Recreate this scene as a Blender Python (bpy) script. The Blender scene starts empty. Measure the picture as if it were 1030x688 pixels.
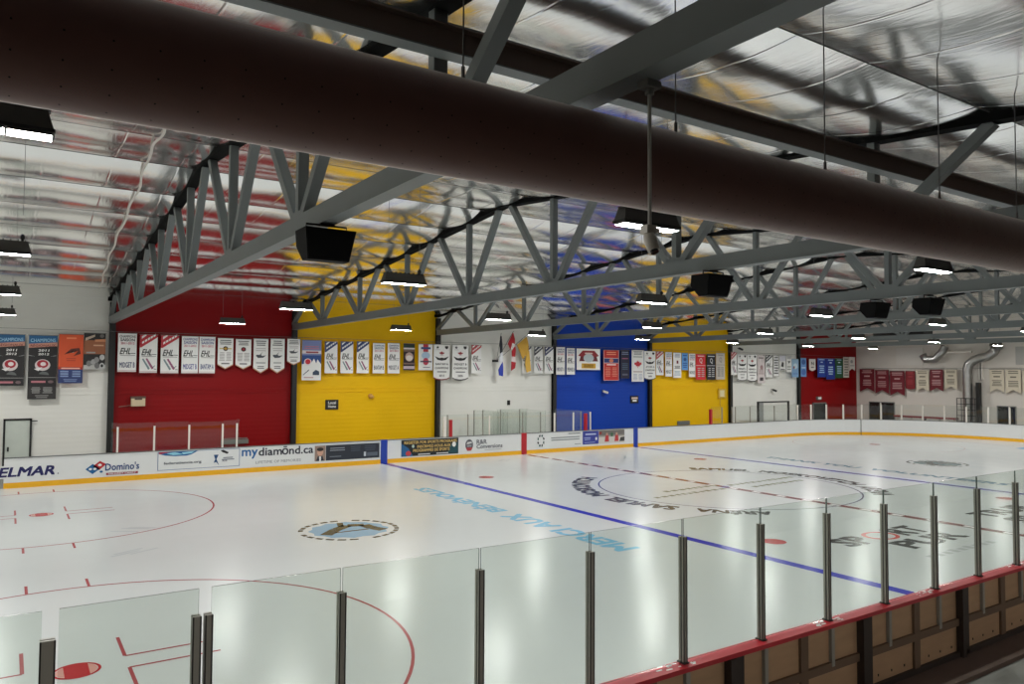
import bpy, bmesh, math, random
from mathutils import Vector, Matrix
random.seed(7)
SC = bpy.context.scene
COL = SC.collection
PI = math.pi

# ------------------------------------------------------------------ camera
CP = Vector((-21.7165, -18.6729, 4.0825))
YAW, PITCH, ROLL, FPX = 0.58679, 0.04108, 0.00532, 760.14
def cam_axes():
    cy, sy, cp, sp = math.cos(YAW), math.sin(YAW), math.cos(PITCH), math.sin(PITCH)
    f = Vector((sy*cp, cy*cp, sp)); r = Vector((cy, -sy, 0)); u = r.cross(f)
    cr, sr = math.cos(ROLL), math.sin(ROLL)
    return cr*r+sr*u, -sr*r+cr*u, f
CR, CU, CF = cam_axes()
def ray(x, y): return CF + CR*((x-515)/FPX) - CU*((y-344)/FPX)
def onY(x, y, Y):
    d = ray(x, y); return CP + d*((Y-CP.y)/d.y)
def onX(x, y, X):
    d = ray(x, y); return CP + d*((X-CP.x)/d.x)
def onZ(x, y, Z):
    d = ray(x, y); return CP + d*((Z-CP.z)/d.z)
def pxx(P):
    d = Vector(P)-CP; return 515+FPX*d.dot(CR)/d.dot(CF)
cam = bpy.data.cameras.new('camera'); camo = bpy.data.objects.new('camera', cam); COL.objects.link(camo)
cam.sensor_fit = 'HORIZONTAL'; cam.sensor_width = 36; cam.lens = 36*FPX/1030
cam.clip_start = 0.05; cam.clip_end = 300
m = Matrix((CR, CU, -CF)).transposed().to_4x4(); m.translation = CP
camo.matrix_world = m
SC.camera = camo

# ------------------------------------------------------------------ materials
def lin(c):
    c = c/255
    return c/12.92 if c <= .04045 else ((c+.055)/1.055)**2.4
def rgb(r, g, b): return (lin(r), lin(g), lin(b), 1)
MATS = {}
def mat(name, c, rough=.5, metal=0., var=.06, scale=3., spec=.5, bump=0., bscale=20., stretch=(1, 1, 1), coat=0.):
    if name in MATS: return MATS[name]
    M = bpy.data.materials.new(name); M.use_nodes = True
    nt = M.node_tree; b = nt.nodes['Principled BSDF']
    b.inputs['Roughness'].default_value = rough; b.inputs['Metallic'].default_value = metal
    b.inputs['Specular IOR Level'].default_value = spec; b.inputs['Coat Weight'].default_value = coat
    tc = nt.nodes.new('ShaderNodeTexCoord'); mp = nt.nodes.new('ShaderNodeMapping')
    mp.inputs['Scale'].default_value = stretch
    nt.links.new(tc.outputs['Object'], mp.inputs['Vector'])
    n = nt.nodes.new('ShaderNodeTexNoise'); n.inputs['Scale'].default_value = scale; n.inputs['Detail'].default_value = 4
    nt.links.new(mp.outputs[0], n.inputs['Vector'])
    mx = nt.nodes.new('ShaderNodeMix'); mx.data_type = 'RGBA'
    lo = tuple(max(0, v*(1-var)) for v in c[:3])+(1,); hi = tuple(min(1, v*(1+var)) for v in c[:3])+(1,)
    mx.inputs[6].default_value = lo; mx.inputs[7].default_value = hi
    nt.links.new(n.outputs['Fac'], mx.inputs[0]); nt.links.new(mx.outputs[2], b.inputs['Base Color'])
    if bump:
        n2 = nt.nodes.new('ShaderNodeTexNoise'); n2.inputs['Scale'].default_value = bscale
        nt.links.new(mp.outputs[0], n2.inputs['Vector'])
        bp = nt.nodes.new('ShaderNodeBump'); bp.inputs['Strength'].default_value = bump; bp.inputs['Distance'].default_value = .02
        nt.links.new(n2.outputs['Fac'], bp.inputs['Height']); nt.links.new(bp.outputs[0], b.inputs['Normal'])
    MATS[name] = M
    return M
def ink(r, g, b, rough=.6): return mat('ink_%d_%d_%d' % (r, g, b), rgb(r, g, b), rough, var=.02)
def emis(name, c, s):
    M = bpy.data.materials.new(name); M.use_nodes = True
    nt = M.node_tree; nt.nodes.clear()
    o = nt.nodes.new('ShaderNodeOutputMaterial'); e = nt.nodes.new('ShaderNodeEmission')
    e.inputs[0].default_value = c; e.inputs[1].default_value = s
    nt.links.new(e.outputs[0], o.inputs[0])
    return M
def glass_mat(name, tint, base=.0):
    M = bpy.data.materials.new(name); M.use_nodes = True
    nt = M.node_tree; nt.nodes.clear()
    o = nt.nodes.new('ShaderNodeOutputMaterial'); t = nt.nodes.new('ShaderNodeBsdfTransparent')
    g = nt.nodes.new('ShaderNodeBsdfGlossy'); mx = nt.nodes.new('ShaderNodeMixShader')
    t.inputs[0].default_value = tint; g.inputs['Roughness'].default_value = .02
    fr = nt.nodes.new('ShaderNodeFresnel'); fr.inputs[0].default_value = 1.45
    a = nt.nodes.new('ShaderNodeMath'); a.operation = 'ADD'; a.inputs[1].default_value = base; a.use_clamp = True
    ge = nt.nodes.new('ShaderNodeNewGeometry'); iv = nt.nodes.new('ShaderNodeMath'); iv.operation = 'SUBTRACT'; iv.inputs[0].default_value = 1
    nt.links.new(ge.outputs['Backfacing'], iv.inputs[1]); ml = nt.nodes.new('ShaderNodeMath'); ml.operation = 'MULTIPLY'
    nt.links.new(fr.outputs[0], a.inputs[0]); nt.links.new(a.outputs[0], ml.inputs[0]); nt.links.new(iv.outputs[0], ml.inputs[1]); nt.links.new(ml.outputs[0], mx.inputs[0])
    nt.links.new(t.outputs[0], mx.inputs[1]); nt.links.new(g.outputs[0], mx.inputs[2]); nt.links.new(mx.outputs[0], o.inputs[0])
    return M

M_white = mat('white_wall_paint', rgb(214, 214, 208), .55, var=.05, scale=.6)
def ribbed(name, c):
    M = mat(name, c, .45, var=.07, scale=.7, spec=.22)
    nt = M.node_tree; b = nt.nodes['Principled BSDF']
    tc = nt.nodes.new('ShaderNodeTexCoord'); w = nt.nodes.new('ShaderNodeTexWave')
    w.bands_direction = 'Z'; w.inputs['Scale'].default_value = 1.6; w.inputs['Distortion'].default_value = .15
    bp = nt.nodes.new('ShaderNodeBump'); bp.inputs['Strength'].default_value = .10; bp.inputs['Distance'].default_value = .02
    nt.links.new(tc.outputs['Object'], w.inputs['Vector']); nt.links.new(w.outputs['Fac'], bp.inputs['Height'])
    nt.links.new(bp.outputs[0], b.inputs['Normal'])
    return M
M_ww = ribbed('white_ribbed_panel', rgb(228, 228, 222))
M_wr = ribbed('red_ribbed_panel', rgb(132, 1, 6))
M_wy = ribbed('yellow_ribbed_panel', rgb(232, 184, 1))
M_wb = ribbed('blue_ribbed_panel', rgb(18, 64, 168))
M_endwall = mat('end_wall_paint', rgb(212, 206, 198), .6, var=.06, scale=.5)
M_black = mat('black_steel', rgb(24, 24, 24), .5)
M_truss = mat('grey_truss_paint', rgb(112, 118, 118), .5, var=.10, scale=2.)
M_chord = mat('dark_top_chord_paint', rgb(18, 19, 19), .85, spec=.08)
M_brace = mat('brown_primer_steel', rgb(96, 80, 72), .55)
M_duct = mat('burgundy_duct_fabric', rgb(106, 70, 62), .58, var=.12, scale=1.5, spec=.5, bump=.15, bscale=6)
_b = M_duct.node_tree.nodes['Principled BSDF']; _b.inputs['Sheen Weight'].default_value = 1.0; _b.inputs['Sheen Roughness'].default_value = .3; _b.inputs['Sheen Tint'].default_value = (1, .93, .88, 1)
M_hole = mat('dark_hole', rgb(10, 8, 8), .9)
M_wire = mat('galvanised_wire', rgb(110, 110, 110), .4, .6)
M_conc = mat('concrete', rgb(128, 128, 124), .7, var=.15, scale=2.)
M_rubber = mat('dark_brown_rubber', rgb(88, 70, 62), .8, var=.2, scale=3.)
M_ply = mat('plywood', rgb(172, 140, 108), .7, var=.16, scale=2.2, stretch=(1, 1, 5))
M_frame = mat('brown_board_framing', rgb(104, 82, 64), .7, var=.12)
M_darkpost = mat('dark_brown_post', rgb(46, 35, 30), .6)
M_redcap = mat('red_plastic_cap', rgb(178, 26, 42), .45, var=.12, scale=5)
M_alu = mat('dark_aluminium_post', rgb(146, 144, 136), .45, .2, var=.1)
M_alud = mat('black_gasket', rgb(20, 20, 18), .6)
M_bw = mat('white_board_plastic', rgb(222, 224, 224), .32, var=.03)
M_yk = mat('yellow_kickplate', rgb(232, 172, 20), .35, var=.08, scale=6)
M_blue_s = mat('blue_stripe', rgb(20, 58, 160), .4)
M_red_s = mat('red_stripe', rgb(178, 22, 36), .4)
M_capd = mat('board_cap_grey', rgb(96, 98, 98), .5)
M_postw = mat('white_post', rgb(228, 222, 214), .45)
M_spk = mat('black_speaker_cabinet', rgb(10, 10, 11), .7, var=.1, spec=.15)
M_grille = mat('speaker_grille', rgb(7, 8, 8), .85, spec=.1, bump=.3, bscale=120)
M_lamp = mat('lamp_housing', rgb(66, 64, 60), .5, .2)
M_lampd = mat('lamp_fin', rgb(34, 34, 34), .5, .3)
M_galv = mat('galvanised_duct', rgb(176, 176, 174), .30, .9, var=.12, scale=3)
M_camw = mat('camera_white', rgb(206, 200, 188), .45)
M_dkglass = mat('dark_window', rgb(30, 32, 32), .15)
M_greypl = mat('grey_plastic', rgb(120, 120, 116), .5)
M_lens = emis('led_lens', (1, .99, .955, 1), 245.0)
G_near = glass_mat('rink_glass_green', (.905, .935, .91, 1), .012)
G_far = glass_mat('clear_rink_glass', (.95, .965, .955, 1), .04)
M_gedge = mat('glass_edge', rgb(70, 84, 78), .2)

# foil
def foil():
    M = bpy.data.materials.new('silver_insulation_foil'); M.use_nodes = True
    nt = M.node_tree; N = nt.nodes.new; L = nt.links.new
    b = nt.nodes['Principled BSDF']; b.inputs['Metallic'].default_value = 1
    b.inputs['Base Color'].default_value = (.97, .97, .96, 1); b.inputs['Roughness'].default_value = .15
    tc = N('ShaderNodeTexCoord'); mp = N('ShaderNodeMapping'); mp.inputs['Scale'].default_value = (1.5, .4, 1)
    L(tc.outputs['Object'], mp.inputs['Vector'])
    n1 = N('ShaderNodeTexNoise'); n1.inputs['Scale'].default_value = 1.2; n1.inputs['Detail'].default_value = 3; n1.inputs['Roughness'].default_value = .5; n1.inputs['Distortion'].default_value = .6
    L(mp.outputs[0], n1.inputs['Vector'])
    # sharp creases
    mp2 = N('ShaderNodeMapping'); mp2.inputs['Scale'].default_value = (5.5, .7, 1); mp2.inputs['Rotation'].default_value = (0, 0, .1)
    L(tc.outputs['Object'], mp2.inputs['Vector'])
    v = N('ShaderNodeTexNoise'); v.inputs['Scale'].default_value = 1.0; v.inputs['Detail'].default_value = 2; v.inputs['Distortion'].default_value = 1.2
    L(mp2.outputs[0], v.inputs['Vector'])
    ab = N('ShaderNodeMath'); ab.operation = 'SUBTRACT'; ab.inputs[1].default_value = .5; L(v.outputs['Fac'], ab.inputs[0])
    ab2 = N('ShaderNodeMath'); ab2.operation = 'ABSOLUTE'; L(ab.outputs[0], ab2.inputs[0])
    ab3 = N('ShaderNodeMath'); ab3.operation = 'POWER'; ab3.inputs[1].default_value = .5; L(ab2.outputs[0], ab3.inputs[0])
    # joints between rolls: every 1.25 m along X
    sx = N('ShaderNodeSeparateXYZ'); L(tc.outputs['Object'], sx.inputs[0])
    pp = N('ShaderNodeMath'); pp.operation = 'PINGPONG'; pp.inputs[1].default_value = .625; L(sx.outputs[0], pp.inputs[0])
    mr = N('ShaderNodeMapRange'); mr.inputs['From Min'].default_value = 0; mr.inputs['From Max'].default_value = .025; L(pp.outputs[0], mr.inputs['Value'])
    s1 = N('ShaderNodeMath'); s1.operation = 'MULTIPLY'; s1.inputs[1].default_value = 1.0; L(n1.outputs['Fac'], s1.inputs[0])
    s2 = N('ShaderNodeMath'); s2.operation = 'MULTIPLY_ADD'; s2.inputs[1].default_value = .22; L(ab3.outputs[0], s2.inputs[0]); L(s1.outputs[0], s2.inputs[2])
    s3 = N('ShaderNodeMath'); s3.operation = 'MULTIPLY_ADD'; s3.inputs[1].default_value = .7; L(mr.outputs[0], s3.inputs[0]); L(s2.outputs[0], s3.inputs[2])
    bp = N('ShaderNodeBump'); bp.inputs['Strength'].default_value = .13; bp.inputs['Distance'].default_value = .05
    L(s3.outputs[0], bp.inputs['Height']); L(bp.outputs[0], b.inputs['Normal'])
    return M
M_foil = foil()
M_tape = mat('white_tape', rgb(214, 208, 200), .6)
M_seam = mat('seam_batten', rgb(60, 60, 60), .5)

# ice
def ice_mat(name, c, var=.03):
    M = mat(name, c, .2, var=var, scale=.35, spec=.15)
    nt = M.node_tree; b = nt.nodes['Principled BSDF']
    tc = nt.nodes.new('ShaderNodeTexCoord'); n = nt.nodes.new('ShaderNodeTexNoise'); n.inputs['Scale'].default_value = 1.3; n.inputs['Detail'].default_value = 6
    mr = nt.nodes.new('ShaderNodeMapRange'); mr.inputs['To Min'].default_value = .19; mr.inputs['To Max'].default_value = .25
    nt.links.new(tc.outputs['Object'], n.inputs['Vector']); nt.links.new(n.outputs['Fac'], mr.inputs['Value']); nt.links.new(mr.outputs[0], b.inputs['Roughness'])
    return M
M_ice = ice_mat('white_ice', rgb(195, 199, 199))
def icepaint(r, g, b): return ice_mat('ice_paint_%d_%d_%d' % (r, g, b), rgb(r, g, b), .1)

# ------------------------------------------------------------------ mesh helper
ORG = {}
class MB:
    def __init__(s): s.v = []; s.f = []; s.m = []
    def add(s, vs, fs, mi=0):
        o = len(s.v); s.v += [tuple(p) for p in vs]
        for f in fs: s.f.append([i+o for i in f]); s.m.append(mi)
    def poly(s, pts, mi=0): s.add(pts, [list(range(len(pts)))], mi)
    def box(s, x0, x1, y0, y1, z0, z1, mi=0):
        vs = [(x, y, z) for z in (z0, z1) for y in (y0, y1) for x in (x0, x1)]
        s.add(vs, [(0, 2, 3, 1), (4, 5, 7, 6), (0, 1, 5, 4), (2, 6, 7, 3), (0, 4, 6, 2), (1, 3, 7, 5)], mi)
    def bar(s, p0, p1, w, h, mi=0, up=(0, 0, 1), ext=0):
        p0, p1 = Vector(p0), Vector(p1); d = (p1-p0).normalized(); p0 = p0-d*ext; p1 = p1+d*ext
        a = d.cross(Vector(up))
        if a.length < 1e-4: a = d.cross(Vector((1, 0, 0)))
        a.normalize(); b = a.cross(d).normalized()
        vs = [p+a*(sx*w/2)+b*(sy*h/2) for p in (p0, p1) for sx, sy in ((-1, -1), (1, -1), (1, 1), (-1, 1))]
        s.add(vs, [(3, 2, 1, 0), (4, 5, 6, 7), (0, 1, 5, 4), (1, 2, 6, 5), (2, 3, 7, 6), (3, 0, 4, 7)], mi)
    def tube(s, path, r, n=10, mi=0, caps=True):
        path = [Vector(p) for p in path]; rings = []
        ref = None
        for i, p in enumerate(path):
            d = (path[min(i+1, len(path)-1)]-path[max(i-1, 0)]).normalized()
            if ref is None:
                ref = Vector((0, 0, 1)) if abs(d.z) < .9 else Vector((1, 0, 0))
            a = (ref-d*ref.dot(d)).normalized(); b = d.cross(a); ref = a
            rr = r[i] if isinstance(r, (list, tuple)) else r
            rings.append([p+a*(rr*math.cos(2*PI*k/n))+b*(rr*math.sin(2*PI*k/n)) for k in range(n)])
        vs = [q for g in rings for q in g]; fs = []
        for i in range(len(path)-1):
            for k in range(n):
                k2 = (k+1) % n
                fs.append((i*n+k, i*n+k2, (i+1)*n+k2, (i+1)*n+k))
        if caps: fs.append(tuple(range(n-1, -1, -1))); fs.append(tuple((len(path)-1)*n+k for k in range(n)))
        s.add(vs, fs, mi)
    def prism(s, pts, d, mi=0):
        n = len(pts); d = Vector(d); a = [Vector(p) for p in pts]; b = [p+d for p in a]
        s.add(a+b, [tuple(range(n-1, -1, -1)), tuple(range(n, 2*n))]+[(i, (i+1) % n, n+(i+1) % n, n+i) for i in range(n)], mi)
    def build(s, name, mats, parent=None, smooth=False, kind=None, loc=None):
        me = bpy.data.meshes.new(name); me.from_pydata(s.v, [], s.f)
        if not isinstance(mats, (list, tuple)): mats = [mats]
        for q in mats: me.materials.append(q)
        me.polygons.foreach_set('material_index', s.m)
        if smooth: me.polygons.foreach_set('use_smooth', [True]*len(s.f))
        me.update()
        if loc is not None: me.transform(Matrix.Translation(-Vector(loc)))
        elif parent is not None: me.transform(Matrix.Translation(-ORG.get(parent.name, Vector())))
        o = bpy.data.objects.new(name, me); COL.objects.link(o)
        if loc is not None: o.location = loc
        if parent is not None:
            o.parent = parent; ORG[o.name] = ORG.get(parent.name, Vector())
        elif loc is not None: ORG[o.name] = Vector(loc)
        if kind: o['kind'] = kind
        return o
def tag(o, label, cat, group=None):
    o['label'] = label; o['category'] = cat
    if group: o['group'] = group
    return o
def empty(name, loc, label, cat, group=None):
    o = bpy.data.objects.new(name, None); COL.objects.link(o); o.location = loc; o.empty_display_size = .2; ORG[o.name] = Vector(loc)
    return tag(o, label, cat, group)

# ------------------------------------------------------------------ flat drawing (lettering and marks on real flat things)
TXT = {}
def text_tris(s, bold=True):
    k = (s, bold)
    if k not in TXT:
        cu = bpy.data.curves.new('t', 'FONT'); cu.body = s; cu.size = 1; cu.resolution_u = 2
        ob = bpy.data.objects.new('t', cu)
        me = bpy.data.meshes.new_from_object(ob)
        vs = [(v.co.x, v.co.y) for v in me.vertices]; fs = [tuple(p.vertices) for p in me.polygons]
        bpy.data.objects.remove(ob); bpy.data.meshes.remove(me); bpy.data.curves.remove(cu)
        bd = .018 if bold is True else float(bold or 0)
        if bd:      # heavier strokes: the same letters repeated with small shifts
            n = len(vs); cp = [(-bd, -bd), (bd, -bd), (-bd, bd), (bd, bd)]
            vs, fs = [(x+dx, y+dy) for dx, dy in cp for x, y in vs], [tuple(i+k*n for i in f) for k in range(4) for f in fs]
        xs = [v[0] for v in vs] or [0]; ys = [v[1] for v in vs] or [0]
        x0, x1, y0, y1 = min(xs), max(xs), min(ys), max(ys)
        nl = len(vs)//4 if bd else max(1, len(vs))
        TXT[k] = ([((x-x0)/max(1e-6, x1-x0), (y-y0)/max(1e-6, y1-y0), i//nl) for i, (x, y) in enumerate(vs)], fs)
    return TXT[k]
LEAF = [(0, 1), (.18, .62), (.42, .78), (.34, .3), (.62, .55), (.68, .38), (1, .42), (.86, .16), (.98, .02), (.42, -.42), (.48, -.62), (.06, -.52), (.06, -1), (-.06, -1), (-.06, -.52), (-.48, -.62), (-.42, -.42), (-.98, .02), (-.86, .16), (-1, .42), (-.68, .38), (-.62, .55), (-.34, .3), (-.42, .78), (-.18, .62)]
def leaf(F, u, v, ru, rv, M): F.poly([(u+ru*x, v+rv*y) for x, y in LEAF], M)
class Flat:
    """marks in a plane: O + u*U + v*V, lifted along N layer by layer, all in one mesh"""
    def __init__(s, mb, O, U, V, N, step=.004):
        s.mb = mb; s.O = Vector(O); s.U = Vector(U); s.V = Vector(V); s.N = Vector(N).normalized(); s.k = 0; s.step = step; s.mats = []
    def mi(s, M):
        if M not in s.mats: s.mats.append(M)
        return s.mats.index(M)
    def P(s, u, v): return s.O+s.U*u+s.V*v+s.N*(s.k*s.step)
    def up(s): s.k += 1
    def poly(s, pts, M): s.mb.poly([s.P(*p) for p in pts], s.mi(M))
    def rect(s, u0, v0, u1, v1, M): s.poly([(u0, v0), (u1, v0), (u1, v1), (u0, v1)], M)
    def disc(s, u, v, ru, rv, M, n=20, a0=0, a1=2*PI):
        s.poly([(u+ru*math.cos(a0+(a1-a0)*i/n), v+rv*math.sin(a0+(a1-a0)*i/n)) for i in range(n)], M)
    def ring(s, u, v, ru, rv, w, M, n=28, a0=0, a1=2*PI):
        for i in range(n):
            a, b = a0+(a1-a0)*i/n, a0+(a1-a0)*(i+1)/n
            s.poly([(u+ru*math.cos(a), v+rv*math.sin(a)), (u+ru*math.cos(b), v+rv*math.sin(b)),
                    (u+ru*(1-w)*math.cos(b), v+rv*(1-w)*math.sin(b)), (u+ru*(1-w)*math.cos(a), v+rv*(1-w)*math.sin(a))], M)
    def text(s, t, u0, v0, u1, v1, M, shear=0., rot=0., bold=True):
        vs, fs = text_tris(t, bold); cu, cv = (u0+u1)/2, (v0+v1)/2
        ar = s.U.length/s.V.length
        out = []
        for x, y, ly in vs:
            u = u0+(u1-u0)*x+shear*(y-.5)*(v1-v0)/ar; v = v0+(v1-v0)*y
            if rot:
                du, dv = (u-cu)*ar, v-cv
                u, v = cu+(du*math.cos(rot)-dv*math.sin(rot))/ar, cv+du*math.sin(rot)+dv*math.cos(rot)
            out.append(s.P(u, v)+s.N*(.0008*ly))
        s.mb.add(out, fs, s.mi(M))
    def bars(s, u0, v0, u1, v1, n, M, fill=.5, jag=.25):
        h = (v1-v0)/n
        for i in range(n):
            a = random.random()*jag*(u1-u0)*.5
            s.rect(u0+a, v0+h*(i+.5-fill/2), u1-a, v0+h*(i+.5+fill/2), M)
    def star(s, u, v, ru, rv, M, n=5, inn=.42, rot=PI/2):
        s.poly([(u+(ru if i % 2 == 0 else ru*inn)*math.cos(rot+PI*i/n), v+(rv if i % 2 == 0 else rv*inn)*math.sin(rot+PI*i/n)) for i in range(2*n)], M)

# ------------------------------------------------------------------ dimensions
B, W, HX, RC = 7.55, 12.85, 30.3, 8.53       # blue line, half width, half length, corner radius of the ice
FD, FE = 6.69, 20.84                          # face-off spots
S, X0 = 7.51, -18.23                          # truss spacing, first truss
YF, YN, YR = 16.2, -20.0, -1.9                # far wall, near wall, ridge
XL, XE = -33.25, 34.34                        # left wall, end wall
TX = [X0+S*i for i in range(8)]
def zt(Y): return 6.95+.086*(YF-Y) if Y > YR else 6.95+.086*(Y-YN)
BAYN = ['white bay beside the dark hockey posters', 'red bay', 'first yellow bay', 'white bay with the flags', 'blue bay', 'second yellow bay', 'white bay beside the second yellow bay', 'dark red bay by the end wall']

# ================================================================== SETTING
mb = MB(); mb.box(XL-.3, XE+.3, YN-.3, YF+.3, -.25, -.03); mb.build('floor', M_conc, kind='structure')
# stands floor behind the near walkway
mb = MB(); edges = [XL]+TX[:7]+[XE]
order = [0, 1, 2, 0, 3, 2, 0, 1]
for i in range(8):
    mb.box(edges[i], edges[i+1], YF, YF+.25, -.03, 7.4, order[i])
mb.build('wall_far', [M_ww, M_wr, M_wy, M_wb], kind='structure')
mb = MB()
for z, h in ((3.31, .05), (3.14, .035), (5.62, .02)):
    for i in range(8):
        mb.box(edges[i]+.16, edges[i+1]-.16, YF-.03, YF+.01, z-h/2, z+h/2, order[i])
mb.build('trim_1', [M_ww, M_wr, M_wy, M_wb], kind='structure')
mb = MB(); mb.box(XE, XE+.25, YN, YF, -.03, 9.2); mb.build('wall_right', M_endwall, kind='structure')
mb = MB(); mb.box(XL-.25, XL, YN, YF, -.03, 9.2); mb.build('wall_left', M_endwall, kind='structure')
M_nearwall = mat('dim_stand_wall', rgb(58, 50, 46), .8)
mb = MB(); mb.box(XL, XE, YN-.25, YN, -.03, 7.4); mb.build('wall_near', M_nearwall, kind='structure')

# added unseen balcony slab, shields the duct; added lamps below brighten the walkway and boards
mb = MB(); mb.box(XL, XE, YN, -17.55, 2.72, 2.95); mb.build('floor_added_balcony', M_nearwall, kind='structure')
M_added_batten = emis('added_batten_tube', (1, .94, .86, 1), 60.0)
for k in range(9):
    x = -26.0+6.0*k
    r = empty('added_batten_lamp', (x, -18.3, 2.72), 'added batten lamp, out of view under the added balcony', 'lamp', 'added batten lamps under the added balcony')
    mb = MB(); mb.box(x-.9, x+.9, -18.4, -18.2, 2.66, 2.72); mb.build('housing', M_camw, r)
    mb = MB(); mb.tube([(x-.85, -18.3, 2.62), (x+.85, -18.3, 2.62)], .035, 8); mb.build('tube', M_added_batten, r)

# ceiling foil: strips sagging between purlins
mb = MB(); NX = 150; NY = 12
seams = [16.2-2.15*k for k in range(17)]+[YN]
for a, b_ in zip(seams, seams[1:]):
    ny = NY if a-b_ > 1.5 else 6
    base = len(mb.v)
    for j in range(ny+1):
        t = j/ny; Y = a+(b_-a)*t
        for i in range(NX+1):
            X = XL+(XE-XL)*i/NX
            e = 4*t*(1-t)
            wob = .5*(.014*math.sin(X*1.7+a*3.1)+.012*math.sin(X*3.9+a*1.7+Y)+.010*math.sin(X*.9-Y*1.3))
            mb.v.append((X, Y, zt(Y)+.125-.10*e*(a-b_)/2.15+wob*e))
    for j in range(ny):
        for i in range(NX):
            q = base+j*(NX+1)+i
            mb.f.append([q, q+1, q+NX+2, q+NX+1]); mb.m.append(0)
ceil = mb.build('ceiling', M_foil, smooth=True, kind='structure')
mb = MB()
for y in seams[1:-1]: mb.box(XL, XE, y-.005, y+.005, zt(y)+.118, zt(y)+.30)
mb.build('seam', M_seam, ceil)
# roof deck above foil
mb = MB()
for a, b_ in ((YF+.25, YR), (YR, YN-.25)):
    mb.add([(XL-.25, a, zt(a)+.5), (XE+.25, a, zt(a)+.5), (XE+.25, b_, zt(b_)+.5), (XL-.25, b_, zt(b_)+.5)], [(0, 1, 2, 3)])
mb.build('roof', M_black, kind='structure')
# white tape hanging along the foil of the first bays
mb = MB()
pth = [(-19.58, -4.57), (-19.34, .44), (-19.22, 7.16), (-18.95, 13.5)]
N = 40
for i in range(N):
    a, b_ = i/N*3, (i+1)/N*3
    def pt(t):
        k = min(2, int(t)); f = t-k
        x = pth[k][0]*(1-f)+pth[k+1][0]*f; y = pth[k][1]*(1-f)+pth[k+1][1]*f
        return Vector((x+.03*math.sin(t*14), y, zt(y)+.006))
    mb.bar(pt(a), pt(b_), .05, .006)
mb.build('foil_tape', M_tape, ceil)

# columns on the far wall
for i in range(7):
    mb = MB(); x = TX[i]
    mb.box(x-.11, x+.11, YF-.22, YF-.19, -.03, 6.9); mb.box(x-.11, x+.11, YF-.03, YF-.001, -.03, 6.9); mb.box(x-.02, x+.02, YF-.2, YF-.02, -.03, 6.9)
    o = mb.build('wall_column', M_black, loc=(x, YF-.1, 0))
    tag(o, 'black steel column on the far wall between the %s and the %s' % (BAYN[i], BAYN[i+1]), 'column', 'black columns of the far wall')

# ================================================================== ICE
def outline(off, n=14):
    """closed path around the rink, inner board face offset outward by off, starting at far side left, clockwise from above"""
    pts = []
    r = RC+off
    for cx, cy, a0 in ((HX-RC, W-RC, 90), (HX-RC, -W+RC, 0), (-HX+RC, -W+RC, -90), (-HX+RC, W-RC, -180)):
        for k in range(n+1):
            a = math.radians(a0-90*k/n); pts.append((cx+r*math.cos(a), cy+r*math.sin(a)))
    return pts
mb = MB(); o_ = outline(.02)
mb.prism([(x, y, -.03) for x, y in o_][::-1], (0, 0, .03))
ice = mb.build('ice_sheet', M_ice, kind='structure')
RED = icepaint(172, 38, 44); BLU = icepaint(36, 44, 168); DRK = icepaint(58, 60, 62); CYA = icepaint(122, 178, 206); GRN = icepaint(136, 138, 118); GRY = icepaint(168, 172, 172); LBL = icepaint(120, 166, 206); WHT = icepaint(226, 228, 228)
def icepart(name, fn, mats):
    q = MB(); fn(q); return q.build(name, mats, ice)
def strip(q, x0, x1, y0, y1, z=.002, mi=0): q.poly([(x0, y0, z), (x1, y0, z), (x1, y1, z), (x0, y1, z)], mi)
def ringm(q, cx, cy, r0, r1, z=.0025, mi=0, n=96, a0=0, a1=2*PI):
    for i in range(n):
        a, b_ = a0+(a1-a0)*i/n, a0+(a1-a0)*(i+1)/n
        q.poly([(cx+r*math.cos(t), cy+r*math.sin(t), z) for r, t in ((r0, a), (r1, a), (r1, b_), (r0, b_))], mi)
def discm(q, cx, cy, r, z=.0025, mi=0, n=40): q.poly([(cx+r*math.cos(2*PI*i/n), cy+r*math.sin(2*PI*i/n), z) for i in range(n)], mi)
for sx in (-1, 1): icepart('blue_line', lambda q: strip(q, sx*B-.15, sx*B+.15, -W, W), BLU)
def redline(q):
    strip(q, -.15, .15, -W, W)
    y = -W+.3
    while y < W: strip(q, -.085, .085, y, y+.32, .004, 1); y += 1.0
icepart('red_line', redline, [icepaint(124, 56, 58), WHT])
icepart('centre_circle', lambda q: ringm(q, 0, 0, 4.52, 4.57), icepaint(70, 74, 130))
icepart('centre_spot', lambda q: discm(q, 0, 0, .15, .006), BLU)
def neutral(q, x, y):
    ringm(q, x, y, .25, .30, .003, 0, 40); discm(q, x, y, .25, .003)
for x in (-B+1.52, B-1.52):
    for y in (-FD, FD): icepart('faceoff_spot', lambda q: neutral(q, x, y), RED)
def endzone(q, x, y):
    ringm(q, x, y, 4.52, 4.57)
    for s_ in (-1, 1):
        for t in (-1, 1):
            a = 4.54 if True else 0
            strip(q, x+t*.5-.025, x+t*.5+.025, min(y+s_*4.55, y+s_*5.15), max(y+s_*4.55, y+s_*5.15))
            xa, xb = sorted((x+t*.62, x+t*1.82)); strip(q, xa, xb, y+s_*.25-.025, y+s_*.25+.025)
            ya, yb = sorted((y+s_*.25, y+s_*1.15)); strip(q, x+t*.62-.025, x+t*.62+.025, ya, yb)
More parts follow.
